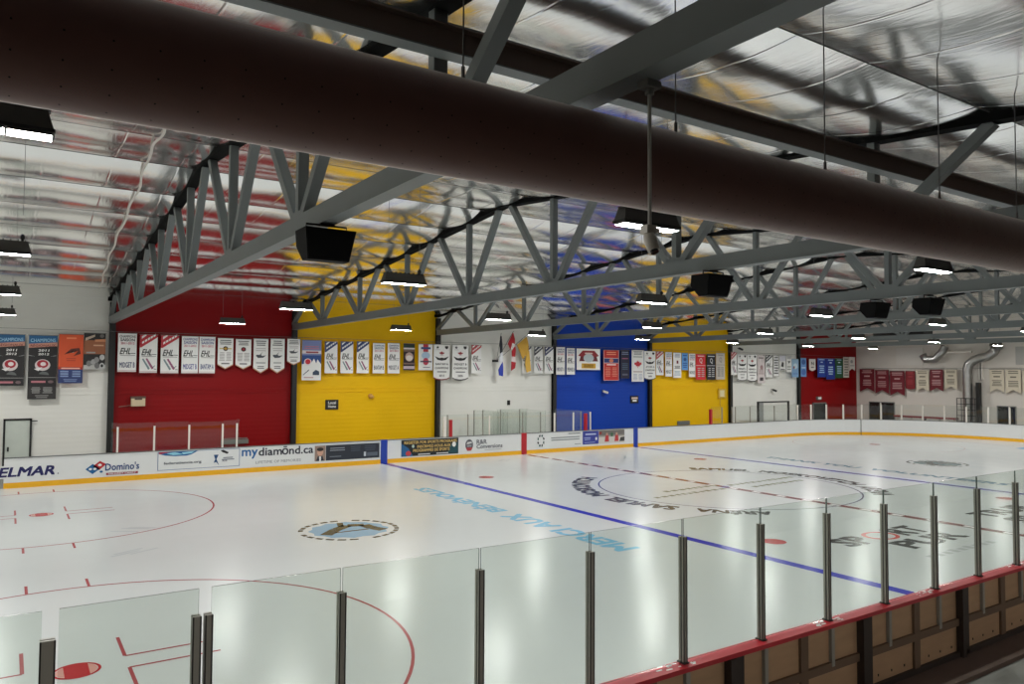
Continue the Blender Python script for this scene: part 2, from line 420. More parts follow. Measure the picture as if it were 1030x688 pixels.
for x in (-FE, FE):
    for y in (-FD, FD):
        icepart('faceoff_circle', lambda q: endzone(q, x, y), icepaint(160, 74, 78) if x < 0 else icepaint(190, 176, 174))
        def spot(q):
            ringm(q, x, y, .26, .30, .003, 0, 40)
            q.poly([(x+.26*math.cos(t), y+.26*math.sin(t), .003) for t in [math.radians(d) for d in list(range(-125, -54, 10))+list(range(55, 126, 10))]])
            for s_ in (-1, 1): q.poly([(x+s_*.25*math.cos(t), y+.25*math.sin(t), .0028) for t in [math.radians(d) for d in range(-55, 56, 10)]], 1)
        icepart('faceoff_spot', spot, [RED, icepaint(204, 150, 140)])
for sx in (-1, 1): icepart('goal_line', lambda q: strip(q, sx*27.05-.025, sx*27.05+.025, -11.4, 11.4), RED)
icepart('goal_crease', lambda q: q.poly([(27.0, 1.22, .002), (27.0, -1.22, .002)]+[(27.0-1.83*math.cos(t), 1.83*math.sin(t), .002) for t in [math.radians(d) for d in range(-42, 43, 7)]]), LBL)
# ring lettering: tops outward, running clockwise
def ringtext(q, s, a_start, a_end, r0, r1, z=.003):
    vs, fs = text_tris(s, .04)
    q.add([((r0+(r1-r0)*y)*math.cos(math.radians(a_start+(a_end-a_start)*x)), (r0+(r1-r0)*y)*math.sin(math.radians(a_start+(a_end-a_start)*x)), z+.0005*ly) for x, y, ly in vs], fs)
for s_, a, b_ in (('ARÉNA', -124, -149), ('SAMUEL', -155, -185), ('MOSKOVITCH', -189, -240), ('SAMUEL', 57, 29), ('MOSKOVITCH', 25, -26), ('ARENA', -30, -53)):
    icepart('ice_lettering', lambda q: ringtext(q, s_, a, b_, 4.86, 5.55), DRK)
def flattext(q, s, O, U, V, z=.003, mi=0):
    vs, fs = text_tris(s, .035); O = Vector(O); U = Vector(U); V = Vector(V)
    q.add([tuple(O+U*x+V*y+Vector((0, 0, z+.0005*ly))) for x, y, ly in vs], fs, mi)
icepart('ice_lettering', lambda q: (flattext(q, 'MERCI AUX', (-9.25, -5.45, 0), (0, 5.1, 0), (-.72, 0, 0)), flattext(q, 'BÉNÉVOLES', (-9.25, .2, 0), (0, 5.3, 0), (-.72, 0, 0))), CYA)
icepart('ice_lettering', lambda q: (flattext(q, 'THANK YOU', (9.25, 5.6, 0), (0, -4.9, 0), (.6, 0, 0)), flattext(q, 'VOLUNTEERS', (9.25, .2, 0), (0, -5.5, 0), (.6, 0, 0))), icepaint(110, 136, 152))
def sportpur(q, x, y, a, b_):
    def word(w, xx, yy, wd, h, mi=0): flattext(q, w, (xx, yy, 0), (wd, 0, 0), (0, h, 0), mi=mi)
    word(a[0], x, y-.8, a[1], .75); word(b_[0], x+b_[2], y-1.65, b_[1], .72)
def sp1(q):
    flattext(q, 'SP', (-4.95, -8.1, 0), (1.15, 0, 0), (0, .8, 0))
    ringo(q, -3.15, -7.72, .52, .42); flattext(q, 'RT', (-2.55, -8.1, 0), (1.2, 0, 0), (0, .8, 0))
    flattext(q, 'PUR', (-3.85, -9.0, 0), (2.6, 0, 0), (0, .72, 0))
def ringo(q, cx, cy, rx, ry, w=.24, mi=1, n=32):
    for i in range(n):
        a, b_ = 2*PI*i/n, 2*PI*(i+1)/n
        q.poly([(cx+rx*k*math.cos(t), cy+ry*k*math.sin(t), .003) for k, t in ((1-w, a), (1, a), (1, b_), (1-w, b_))], mi)
o1 = icepart('ice_logo', sp1, [DRK, icepaint(198, 84, 78)]); o1['label'] = 'black SPORT PUR wordmark with a red ring for the O'
def sp1b(q):
    for k in range(9): strip(q, -4.4+k*.34, -4.4+k*.34+.22, -9.7, -9.5+(.05 if k % 2 else 0), .003)
icepart('ice_logo', sp1b, GRY)
def sp2(q):
    flattext(q, 'TRUE', (1.9, -8.1, 0), (2.9, 0, 0), (0, .75, 0))
    flattext(q, 'SP', (1.9, -9.1, 0), (1.15, 0, 0), (0, .8, 0)); ringo(q, 3.65, -8.7, .5, .42); flattext(q, 'RT', (4.25, -9.1, 0), (1.2, 0, 0), (0, .8, 0))
o2 = icepart('ice_logo', sp2, [DRK, icepaint(198, 84, 78)]); o2['label'] = 'black TRUE SPORT wordmark with a red ring for the O'
def emblem(q, cx, cy):
    ringm_d = 26
    for k in range(ringm_d):
        if k in (5, 12, 19): continue
        ringm(q, cx, cy, 1.16, 1.28, .003, 0, 3, 2*PI*k/ringm_d, 2*PI*(k+.72)/ringm_d)
    q.poly([(cx+(1.04 if k % 2 else .94)*math.cos(PI*k/12), cy+(1.04 if k % 2 else .94)*math.sin(PI*k/12), .0025) for k in range(24)], 1)
    # curved dark figure over the disc
    def pl(pts, w):
        for (a, b_), (c, d) in zip(pts, pts[1:]):
            v = Vector((c-a, d-b_)); n = Vector((-v.y, v.x)).normalized()*w/2
            q.poly([(cx+a+n.x, cy+b_+n.y, .0035), (cx+c+n.x, cy+d+n.y, .0035), (cx+c-n.x, cy+d-n.y, .0035), (cx+a-n.x, cy+b_-n.y, .0035)], 0)
    pl([(-.75, -.35), (-.3, .15), (.15, .5), (.55, .35), (.6, -.1), (.75, -.5)], .32)
    pl([(-.45, -.2), (.45, -.2)], .10); pl([(-.05, .45), (.1, .95)], .16)
o3 = icepart('ice_logo', lambda q: emblem(q, -14.25, .15), [icepaint(62, 66, 62), icepaint(128, 164, 190)]); o3['label'] = 'round pale blue emblem with a dark curved figure and broken ring'
o4 = icepart('ice_logo', lambda q: emblem(q, 14.25, -.25), [icepaint(92, 96, 94), icepaint(112, 128, 130)]); o4['label'] = 'round dark grey emblem in the far end of the neutral ice'
def midlogo(q):
    # thin slanting lines of small letters across the centre circle
    for x0_, x1_, y in ((-3.9, -.3, -.25), (.4, 4.2, .15), (-2.7, .1, .45), (.9, 3.9, -.6)):
        x = x0_
        while x < x1_:
            w = random.uniform(.16, .3); strip(q, x, x+w, y-.1+(x*.05), y+.1+(x*.05)+random.uniform(0, .08), .003); x += w+.12
icepart('ice_logo', midlogo, GRN)
def scuffs(q):
    for (x, y) in ((-19.2, .6), (-18.9, 3.0), (3.5, 9.2), (-2.2, 11.2), (22.4, 2.4)):
        a = random.uniform(0, 3)
        for k in range(3):
            xx, yy = x+random.uniform(-.3, .3), y+random.uniform(-.3, .3)
            v = Vector((math.cos(a), math.sin(a)))*.35; n = Vector((-v.y, v.x))*.14
            q.poly([(xx-v.x-n.x, yy-v.y-n.y, .002), (xx+v.x-n.x, yy+v.y-n.y, .002), (xx+v.x+n.x, yy+v.y+n.y, .002), (xx-v.x+n.x, yy-v.y+n.y, .002)])
icepart('ice_scuff', scuffs, icepaint(184, 190, 192))

# ================================================================== BOARDS
def loft(path, prof, q, mi=0, closed_prof=True):
    """path: list of (x,y) with outward normals computed; prof: list of (outward, z)"""
    n = len(path); vs = []
    for i, (x, y) in enumerate(path):
        a = Vector(path[max(0, i-1)]); b_ = Vector(path[min(n-1, i+1)]); d = (b_-a).normalized()
        nr = Vector((-d.y, d.x))
        for o, z in prof: vs.append((x+nr.x*o, y+nr.y*o, z))
    m_ = len(prof); fs = []
    for i in range(n-1):
        for k in range(m_ if closed_prof else m_-1):
            k2 = (k+1) % m_
            fs.append((i*m_+k, i*m_+k2, (i+1)*m_+k2, (i+1)*m_+k))
    if closed_prof:
        fs.append(tuple(range(m_))); fs.append(tuple((n-1)*m_+k for k in range(m_-1, -1, -1)))
    q.add(vs, fs, mi)
def rect_prof(o0, o1, z0, z1): return [(o0, z0), (o1, z0), (o1, z1), (o0, z1)]
def boards(name, path, label, capm=M_capd, zk=.19, yk=True):
    cx = path[len(path)//2]
    t = empty(name, (cx[0], cx[1], 0), label, 'dasher boards', 'rink boards')
    q = MB(); loft(path, rect_prof(0, .12, 0, 1.03), q); q.build('board_panel', M_bw, t)
    q = MB(); loft(path, rect_prof(-.012, .002, 0.0, zk), q); q.build('kickplate', M_yk, t)
    q = MB(); loft(path, rect_prof(-.015, .15, 1.03, 1.055), q); q.build('cap_rail', capm, t)
    return t
def arc(cx, cy, a0, a1, n=18, r=RC): return [(cx+r*math.cos(math.radians(a0+(a1-a0)*k/n)), cy+r*math.sin(math.radians(a0+(a1-a0)*k/n))) for k in range(n+1)]
farpath = [(-HX+RC, W), (-10, W), (0, W), (10, W), (HX-RC, W)]
far = boards('dasher_boards', farpath, 'long white rink boards with adverts and yellow kickplate along the far side')
ASEAM = min(range(22, 90), key=lambda d: abs(pxx((HX-RC+RC*math.cos(math.radians(d)), W-RC+RC*math.sin(math.radians(d)), .5))-866.5))
far2 = boards('dasher_boards', arc(HX-RC, W-RC, 90, ASEAM, 10), 'curved plain white rink boards where the far side turns to the far end')
end = boards('dasher_boards', arc(HX-RC, W-RC, ASEAM, 0, 18)+[(HX, 0), (HX, -W+RC)]+arc(HX-RC, -W+RC, -2, -90, 16), 'plain white rink boards across the end under the duct wall')
left = boards('dasher_boards', arc(-HX+RC, -W+RC, -90, -180, 16)+[(-HX, 0), (-HX, W-RC)]+arc(-HX+RC, W-RC, 178, 91, 16), 'white rink boards around the end nearest the dark posters')
q = MB(); q.box(-.02, .02, -.01, .02, 0, 1.05)
sj = q.build('board_seam', M_black, far2)
a = math.radians(ASEAM); sj.data.transform(Matrix.Translation(ORG[far2.name])); sj.location = Vector((HX-RC+RC*math.cos(a), W-RC+RC*math.sin(a), 0))-ORG[far2.name]; sj.rotation_euler = (0, 0, a+PI/2)

# stripes on the far boards
YB = W-.014
def stripe(x, M):
    q = MB(); q.box(x-.16, x+.16, YB-.004, W+.13, 0, 1.062); return q.build('board_stripe', M, far)
for x, M in ((-7.62, M_blue_s), (0, M_red_s), (7.58, M_blue_s)): stripe(x, M)
# adverts printed on the boards
def advert(x0, x1, z0, z1, label, draw, base=None):
    q = MB(); F = Flat(q, (x0, YB+.008, z0), (x1-x0, 0, 0), (0, 0, z1-z0), (0, -1, 0), .003)
    F.rect(0, 0, 1, 1, base or M_bw); F.up(); draw(F)
    o = q.build('advert', F.mats, far); o['label'] = label; return o
def bx(px, y=465): return onY(px, y, W).x
I = ink
NAVY, K, Wh, RD = I(22, 22, 88), I(20, 20, 22), I(232, 232, 230), I(184, 30, 44)
def d_elmar(F):
    F.text('ELMAR', .0, .12, .94, .88, NAVY, shear=.25, bold=.03); F.disc(.975, .2, .012, .06, I(110, 110, 120))
advert(bx(0, 472)-.02, bx(60, 472), .34, .78, 'navy italic ELMAR lettering', d_elmar)
def d_dom(F):
    F.poly([(.0, .45), (.13, .05), (.27, .45), (.13, .85)], I(0, 92, 150)); F.poly([(.13, .66), (.25, .34), (.38, .78), (.26, 1.06)], RD); F.up()
    F.disc(.26, .74, .035, .1, Wh); F.disc(.09, .45, .03, .09, Wh); F.disc(.17, .45, .03, .09, Wh)
    F.disc(.29, .2, .03, .09, I(0, 92, 150))
    F.text("Domino's", .36, .25, 1.0, .85, I(18, 58, 120)); F.rect(.38, -.1, .98, .08, I(150, 50, 60)); F.up(); F.text('DELIVERY CARRY', .42, -.06, .94, .05, Wh)
advert(bx(86, 468), bx(140, 468), .3, .76, 'pizza shop name with red and blue domino tile', d_dom)
def d_fed(F):
    c = I(40, 84, 150)
    F.rect(0, 0, 1, .02, c); F.rect(0, .98, 1, 1, c); F.rect(0, 0, .006, 1, c); F.rect(.994, 0, 1, 1, c)
    F.poly([(.01, .99), (.48, .99), (.40, .8), (.34, .74), (.2, .74), (.08, .8), (.01, .9)], I(24, 92, 150)); F.up()
    F.poly([(.1, .9), (.2, .96), (.3, .82), (.18, .8)], I(140, 200, 220)); F.poly([(.28, .92), (.44, .98), (.40, .86), (.3, .82)], I(150, 205, 225)); F.poly([(.01, .98), (.16, .98), (.02, .88)], I(170, 44, 60))
    F.text('federatiencia.org', .07, .26, .52, .44, I(60, 66, 80))
    F.poly([(.67, .7), (.73, .7), (.705, .45), (.74, .1), (.70, .3), (.67, .24), (.69, .45)], I(20, 70, 120)); F.poly([(.755, .92), (.79, .96), (.86, .8), (.84, .72), (.78, .82)], K)
    F.bars(.77, .36, .93, .56, 2, I(110, 116, 130)); F.text('ILE', .78, .3, .84, .4, I(90, 90, 110))
advert(bx(158.5, 465), bx(241, 463), .30, 1.0, 'white panel in a thin blue border with small web address', d_fed)
def d_dia(F):
    F.text('my', .0, .42, .215, .92, I(26, 96, 160)); F.text('diam', .225, .55, .55, 1.0, I(34, 36, 52)); F.text('ō', .55, .55, .64, 1.02, I(34, 36, 52)); F.text('nd.ca', .65, .55, 1.0, 1.0, I(34, 36, 52))
    F.text('LIFETIME OF MEMORIES', .19, .13, .82, .28, I(120, 122, 130), bold=False)
advert(bx(243, 462), bx(315, 460), .24, .98, 'mydiamond.ca lettering in blue and black', d_dia)
def d_port(F):
    F.rect(0, 0, .16, 1, I(150, 128, 116)); F.rect(.165, 0, 1, 1, I(36, 42, 54)); F.up()
    F.disc(.08, .58, .045, .25, I(206, 160, 138)); F.poly([(.02, 0), (.14, 0), (.115, .32), (.045, .32)], I(40, 44, 60)); F.up(); F.disc(.08, .76, .05, .12, I(44, 36, 32)); F.poly([(.07, 0), (.09, 0), (.095, .3), (.065, .3)], Wh)
    F.bars(.2, .58, .48, .86, 2, I(150, 156, 166), .36); F.bars(.2, .18, .42, .3, 1, I(120, 126, 136), .4); F.bars(.54, .5, .7, .9, 3, I(70, 78, 92), .4); F.bars(.76, .5, .94, .9, 3, I(70, 78, 92), .4)
    F.rect(.75, .15, .785, .45, I(190, 196, 204)); F.rect(.8, .15, .97, .4, I(90, 98, 110))
advert(bx(316.5, 458), bx(381.5, 454), .29, .94, 'dark slate panel with a small portrait at one end', d_port)
def d_reg(F):
    F.poly([(0, 0), (.2, 0), (.12, .5), (0, .8)], I(30, 90, 140)); F.poly([(.85, .55), (1, .75), (1, .05), (.8, .05)], I(20, 70, 80)); F.up()
    F.disc(.12, .18, .045, .15, I(190, 60, 66)); F.disc(.92, .6, .035, .16, Wh); F.disc(.2, .6, .022, .1, I(180, 200, 190))
    g = I(222, 186, 110)
    F.text('REGISTER FOR SPORTS PROGRAMS', .05, .74, .97, .92, g); F.text('INSCRIVEZ-VOUS AUX', .27, .48, .86, .66, g); F.text('PROGRAMMES DE SPORTS', .2, .24, .84, .42, g)
    F.bars(.28, .04, .5, .14, 1, Wh); F.bars(.6, .04, .82, .14, 1, Wh)
advert(bx(403.5, 452), bx(461, 449), .25, 1.0, 'black panel with gold sports programme lettering', d_reg, I(20, 26, 30))
def d_rr(F):
    F.disc(.1, .5, .1, .42, I(88, 88, 96)); F.up(); F.poly([(.01, .3), (.19, .3), (.15, .06), (.05, .06)], I(176, 60, 66)); F.poly([(.03, .55), (.17, .62), (.16, .74), (.05, .72)], I(210, 210, 210)); F.bars(.04, .36, .16, .5, 2, I(200, 200, 204))
    F.text('R&R', .29, .52, .56, .86, I(88, 90, 100)); F.text('Conversions', .29, .18, .98, .5, I(88, 90, 100)); F.bars(.5, .02, .95, .1, 1, I(170, 172, 176))
advert(bx(468, 447), bx(506, 446), .3, .94, 'grey R&R Conversions name with round grey mark', d_rr)
def d_star(F):
    for k in range(8):
        c = (K, I(26, 70, 70))[k % 2]; a = PI/8+k*PI/4
        F.poly([(.085+.085*math.cos(a-.2), .5+.5*math.sin(a-.2)), (.085+.075*math.cos(a+.25), .5+.44*math.sin(a+.25)), (.085+.05*math.cos(a+.3), .5+.3*math.sin(a+.3)), (.085+.055*math.cos(a-.25), .5+.32*math.sin(a-.25))], c)
    F.bars(.3, .4, .96, .74, 2, I(116, 122, 124), .4); F.bars(.68, .86, .98, .98, 1, I(90, 96, 100)); F.bars(.84, .06, .98, .16, 1, I(140, 146, 150))
advert(bx(540, 444), bx(585, 442), .28, .98, 'open dark eight-part star beside faint grey lines', d_star)
def d_blue(F):
    F.bars(.08, .66, .92, .86, 1, I(190, 200, 230), .5); F.bars(.08, .3, .5, .56, 2, I(170, 184, 224), .4); F.bars(.08, .08, .8, .2, 1, I(150, 164, 214), .4); F.disc(.85, .4, .06, .12, Wh)
advert(bx(586, 442), bx(602, 441), .3, 1.0, 'violet blue panel with pale lines', d_blue, I(52, 62, 150))
def d_photo(F):
    F.rect(0, 0, 1, .5, I(206, 200, 194)); F.rect(0, .62, 1, 1, I(112, 108, 104)); F.up()
    for u in (.3, .68):
        F.poly([(u-.08, .12), (u+.09, .12), (u+.07, .6), (u-.05, .6)], I(186, 60, 62)); F.disc(u+.01, .7, .04, .1, I(196, 150, 130))
    F.poly([(.8, .1), (1, .1), (1, .45), (.84, .4)], I(60, 58, 56)); F.poly([(.45, .8), (.55, .8), (.54, .5), (.46, .5)], I(60, 100, 70)); F.poly([(.0, .9), (.12, .9), (.1, .7), (0, .7)], I(140, 50, 50))
advert(bx(602.3, 441), bx(628, 439), .3, 1.0, 'photo panel of two red-shirted players', d_photo, I(150, 144, 138))

# near boards
nt_ = empty('dasher_boards', (-8, -W-.1, 0), 'near rink boards with red cap and plywood back beside the walkway', 'dasher boards', 'rink boards')
XA, XB = -HX+RC, HX-RC
q = MB(); q.box(XA, XB, -W-.12, -W-.05, 0, 1.03); q.build('board_panel', M_bw, nt_)
q = MB(); q.box(XA, XB, -W-.05, -W-.038, 0, .19); q.build('kickplate', M_yk, nt_)
q = MB(); q.box(XA, XB, -W-.15, -W-.1205, .10, 1.0); q.build('back_panel', M_ply, nt_)
q = MB(); q.box(XA, XB, -W-.245, -W-.06, 1.03, 1.06); q.box(XA, XB, -W-.245, -W-.235, 1.01, 1.03); cap = q.build('cap_rail', M_redcap, nt_); cap['label'] = 'red cap with white scuffs'
q = MB()
for x in (-15.9, -13.35, -10.95, -8.3, -5.7):
    for k in range(14):
        xx = x+random.uniform(-.28, .28); yy = -W-.08-random.uniform(0, .13); w = random.uniform(.01, .05)
        q.poly([(xx, yy, 1.0605), (xx+w*1.6, yy-.01, 1.0605), (xx+w*2, yy+.02, 1.0605), (xx+w*.4, yy+w*.5, 1.0605)])
sc_ = q.build('scuff', Wh, cap); sc_['kind'] = 'stuff'
q = MB(); q.box(XA, XB, -W-.19, -W-.1505, .47, .57); q.build('stringer', M_frame, nt_)
q = MB(); q.box(XA, XB, -W-.2, -W-.12, .0, .10); q.build('sill', M_darkpost, nt_)
k = 0
x = -15.15-2.48*2
while x < XB-.3:
    q = MB(); q.box(x, x+.09, -W-.25, -W-.1505, .0, 1.0); q.box(x+.09, x+.27, -W-.2, -W-.1505, .0, 1.0); q.build('board_post', M_darkpost, nt_)
    xm = x+1.24+.13
    if xm < XB: 
        q = MB(); q.box(xm-.07, xm+.07, -W-.185, -W-.1505, .1, 1.0); q.build('stud', M_frame, nt_)
    x += 2.48
q = MB()
x = -15
while x < 0:
    q.box(x, x+.02, -W-.156, -W-.149, .17, .2); x += .31
q.build('screw', M_hole, nt_)
q = MB(); q.box(XA, XB, -W-.64, -W-.2, -.03, .03); o = q.build('floor_edge_strip', M_rubber); tag(o, 'dark brown strip on the walkway floor along the plywood back of the near boards', 'floor strip')

# near glass
YG = -12.97
gb = empty('glass_barrier', (-8, YG, 1.06), 'clear glass barrier on slim dark posts along the near boards', 'glass barrier')
def pane(x0, x1, y0, y1, z0, z1, parent, G=G_near, along='x', edge=True, name='glass_pane'):
    q = MB(); q.box(x0, x1, y0, y1, z0, z1, 0)
    if edge:
        q.m = [1, 1, 0, 0, 1, 1] if along == 'x' else [1, 1, 1, 1, 0, 0]
    return q.build(name, [G, M_gedge], parent)
def npost(x, parent, zb=.55, w=.052):
    q = MB(); q.box(x-w/2, x+w/2, YG-.036, YG-.009, 1.062, 2.37, 0); q.box(x-w/2, x+w/2, YG+.009, YG+.036, 1.062, 2.37, 0); q.box(x-w/2+.006, x+w/2-.006, YG-.012, YG+.012, 1.062, 2.36, 1)
    q.box(x-w/2-.002, x-w/2+.008, YG-.04, YG-.034, 1.062, 2.37, 1); q.box(x+w/2-.008, x+w/2+.002, YG-.04, YG-.034, 1.062, 2.37, 1)
    q.box(x-w/2-.01, x+w/2+.01, YG-.055, YG+.055, 1.06, 1.075, 1)
    po = q.build('post', [M_alu, M_alud], parent)
    q = MB(); q.box(x-.03, x+.03, -W-.195, -W-.1505, .52, 1.0); q.build('post_foot', M_alu, nt_)
    return po
px_posts = [-19.51, -18.25, -17.01, -15.75, -14.49, -13.23, -11.97, -10.70, -9.45, -8.2]
while px_posts[-1] < 20: px_posts.append(px_posts[-1]+1.255)
for a, b_ in zip(px_posts, px_posts[1:]): pane(a+.009, b_-.009, YG-.006, YG+.006, 1.08, 2.555, gb)
pane(-20.475, px_posts[0]-.009, YG-.006, YG+.006, 1.08, 2.555, gb)
for x in px_posts: npost(x, gb)
npost(-20.495, gb, w=.05)
gt = empty('glass_gate', (-21.0, YG, 1.06), 'glass gate pane with rounded top corners between the gap and the paired posts', 'gate')
pane(-21.405, -20.56, YG-.006, YG+.006, 1.08, 2.555, gt); npost(-20.575, gt, w=.055)
pl = empty('glass_barrier', (-21.7, YG, 1.06), 'glass pane and brown post beyond the gate gap, cut by the picture edge', 'glass barrier')
pane(-21.76, -21.5, YG-.006, YG+.006, 1.08, 2.555, pl); npost(-21.465, pl, w=.085)

# ================================================================== TRUSSES
BN = [12.2, 8.13, 4.06, 0.0, -4.05, -8.1, -12.2, -16.2]
TN = [14.2, 10.15, 6.1, 2.05, -1.9, -6.0, -10.1, -14.2, -18.2]
ZB0, ZB1 = 6.02, 6.29
root = empty('roof_truss', (0, 0, ZB0), 'x', 'roof truss', 'grey roof trusses across the rink')
q = MB(); q.box(-.085, .085, YN, YF-.23, ZB0+.02, ZB1); q.box(-.105, .105, YN, YF-.23, ZB0, ZB0+.025); q.build('bottom_chord', M_truss, root)
q = MB()
for a, b_ in ((YF, YR), (YR, YN)):
    pass
q.bar((0, YF-.02, zt(YF)+.06), (0, YR, zt(YR)+.06), .24, .12); q.bar((0, YR, zt(YR)+.06), (0, YN, zt(YN)+.06), .24, .12); q.build('top_chord', M_chord, root)
for y in BN:
    q = MB(); q.bar((0, y, ZB1-.01), (0, y, zt(y)+.02), .15, .12, up=(0, 1, 0)); q.build('vertical_web', M_truss, root)
def diag(yb, ytop):
    q = MB(); q.bar((0, yb, ZB1-.01), (0, ytop, zt(ytop)+.01), .15, .14, up=(0, 1, .2)); q.build('diagonal_web', M_truss, root)
diag(16.05, TN[0]+.32)
for k, y in enumerate(BN):
    diag(y+.17, TN[k]-.30); diag(y-.17, TN[k+1]+.30)
diag(-19.85, TN[-1]-.3)
for y in BN:
    q = MB(); q.box(-.075, .075, y-.22, y+.22, ZB1-.002, ZB1+.07); q.build('gusset', M_truss, root)
TR = ['nearest roof truss, from the edge of the red wall out over the near boards', 'second roof truss, from the column between red and first yellow walls', 'third roof truss, from the column between first yellow wall and flag wall',
      'fourth roof truss, from the column beside the blue wall and flag wall', 'fifth roof truss, from the column between blue and second yellow walls', 'sixth roof truss, from the column after the second yellow wall', 'seventh roof truss, before the dark red wall and the end wall']
def dup(r0, loc):
    r = r0.copy(); COL.objects.link(r); r.location = loc
    for ch in list(r0.children):
        c = ch.copy(); COL.objects.link(c); c.parent = r
        for g in list(ch.children):
            d = g.copy(); COL.objects.link(d); d.parent = c
    return r
for i in range(7):
    o = root if i == 0 else dup(root, (0, 0, ZB0))
    o['label'] = TR[i]
    o.location = (TX[i]-.07, 0, ZB0)
# longitudinal brace
q = MB(); y, z = -12.45, 7.10
q.box(XL+.3, XE-.3, y-.012, y+.012, z, z+.24, 0); q.box(XL+.3, XE-.3, y-.09, y+.09, z-.015, z, 1); q.box(XL+.3, XE-.3, y-.09, y+.09, z+.24, z+.255, 0)  # bottom flange in lighter truss grey, light off the ice put into its colour
o = q.build('brace_beam', [M_brace, M_truss], loc=(0, y, z)); tag(o, 'long dark brown beam running through the trusses above the big duct', 'beam')

# ================================================================== FABRIC DUCT
DY, DZ, DR = -14.55, 5.625, .305
q = MB(); n = 40; L = [XL+.4+(XE-XL-.8)*i/48 for i in range(49)]
q.tube([(x, DY, DZ) for x in L], DR, n)
for x in [-21.75+.195*k for k in range(150)]:
    for aa in (-104, -80, -56, -32, -8):   # degrees below the horizontal on the side facing the walkway
        t = math.radians(aa); jx = x
        c = Vector((jx, DY-(DR+.0015)*math.cos(t), DZ+(DR+.0015)*math.sin(t)))
        nrm = Vector((0, -math.cos(t), math.sin(t))); tv = Vector((0, math.sin(t), math.cos(t)))
        q.poly([c+Vector((0.005*math.cos(k*PI/4), 0, 0))+tv*(0.005*math.sin(k*PI/4)) for k in range(8)], 1)
du = q.build('fabric_duct', [M_duct, M_hole], smooth=True, loc=(0, DY, DZ)); tag(du, 'huge dark burgundy fabric air duct hung across the top of the view', 'air duct')
for x in (-23.3, -21.4, -19.36, -17.46, -15.54, -13.52, -11.74, -9.8, -7.8, -5.8):
    q = MB(); q.tube([(x, DY, DZ+DR-.005), (x, DY, zt(DY)+.12)], .006, 6); q.tube([(x, DY, DZ+DR), (x, DY, DZ+DR+.1)], .014, 6); q.build('hanger_wire', M_wire, du)

I_pole = mat('pole_grey', rgb(176, 174, 168), .4)
# security camera on drop pole under the nearest truss
cxx, cyy = TX[0], -15.06
c0 = empty('security_camera', (cxx, cyy, 6.02), 'white security camera on a long thin drop pole under the nearest truss', 'security camera')
q = MB(); q.tube([(cxx, cyy, 6.0), (cxx, cyy, 5.06)], .013, 10); q.build('drop_pole', I_pole, c0)
q = MB(); q.box(cxx-.06, cxx+.06, cyy-.05, cyy+.05, 5.97, 6.018); q.tube([(cxx, cyy, 5.97), (cxx, cyy, 5.93)], .03, 10); q.build('mounting_plate', M_greypl, c0)
q = MB(); q.box(cxx-.055, cxx+.03, cyy-.035, cyy+.035, 5.0, 5.055); q.tube([(cxx+.03, cyy, 5.03), (cxx+.075, cyy, 5.03)], .02, 8); q.build('junction_box', M_camw, c0)
q = MB(); q.tube([(cxx-.01, cyy, 5.0), (cxx-.01, cyy-.015, 4.96), (cxx-.01, cyy-.05, 4.885)], [.036, .044, .04], 14); hd = q.build('camera_head', M_camw, c0, smooth=True)
q = MB(); q.tube([(cxx-.01, cyy-.05, 4.886), (cxx-.01, cyy-.058, 4.87)], .028, 12); q.build('lens', M_dkglass, hd)

# ================================================================== LAMPS
def make_lamp():
    r = empty('high_bay_lamp', (0, 0, 0), 'x', 'lamp', 'LED high bay lamps over the ice')
    q = MB(); L_, w0, w1 = .48, .07, .105
    q.add([(sx*L_*(1 if lo else .9), sy*(w1 if lo else w0), 0.03 if lo else .20) for lo in (1, 0) for sx, sy in ((-1, -1), (1, -1), (1, 1), (-1, 1))],
          [(3, 2, 1, 0), (4, 5, 6, 7), (0, 1, 5, 4), (1, 2, 6, 5), (2, 3, 7, 6), (3, 0, 4, 7)])
    q.build('housing', M_lamp, r)
    q = MB()
    for k in range(9):
        x = -.4+.1*k; q.box(x-.008, x+.008, -.075, .075, .19, .22)
    q.box(-.46, .46, -.05, .05, .19, .2); q.build('heat_sink', M_lampd, r)
    q = MB(); q.box(-.49, .49, -.115, .115, .0, .03); q.build('rim', M_lampd, r)
    for k in (-1, 0, 1):
        q = MB(); q.box(k*.32-.15, k*.32+.15, -.095, .095, -.02, .0); q.m = [1, 0, 0, 0, 0, 0]; q.build('led_module', [M_lampd, M_lens], r)
    q = MB(); q.tube([(.36, 0, .2), (.36, 0, .32)], .02, 8); q.box(.33, .39, -.03, .03, .24, .3); q.build('hook', M_lampd, r)
    q = MB(); q.tube([(.36, 0, .3), (.36, 0, 1.15)], .004, 5); q.build('hanging_wire', M_wire, r)
    q = MB(); q.tube([(-.36, 0, .24), (-.36, 0, 1.15)], .004, 5); q.build('hanging_wire', M_wire, r)
    return r
lamp = make_lamp()
LB = ['poster bay', 'bright red bay', 'first yellow bay', 'flag bay', 'blue bay', 'second yellow bay', 'last white bay', 'dark red bay']
lamp_rows = [(11.9, 'row beside the far wall'), (3.72, 'second row from the far wall'), (-4.12, 'third row from the far wall'), (-11.62, 'row above the near boards')]
first = True
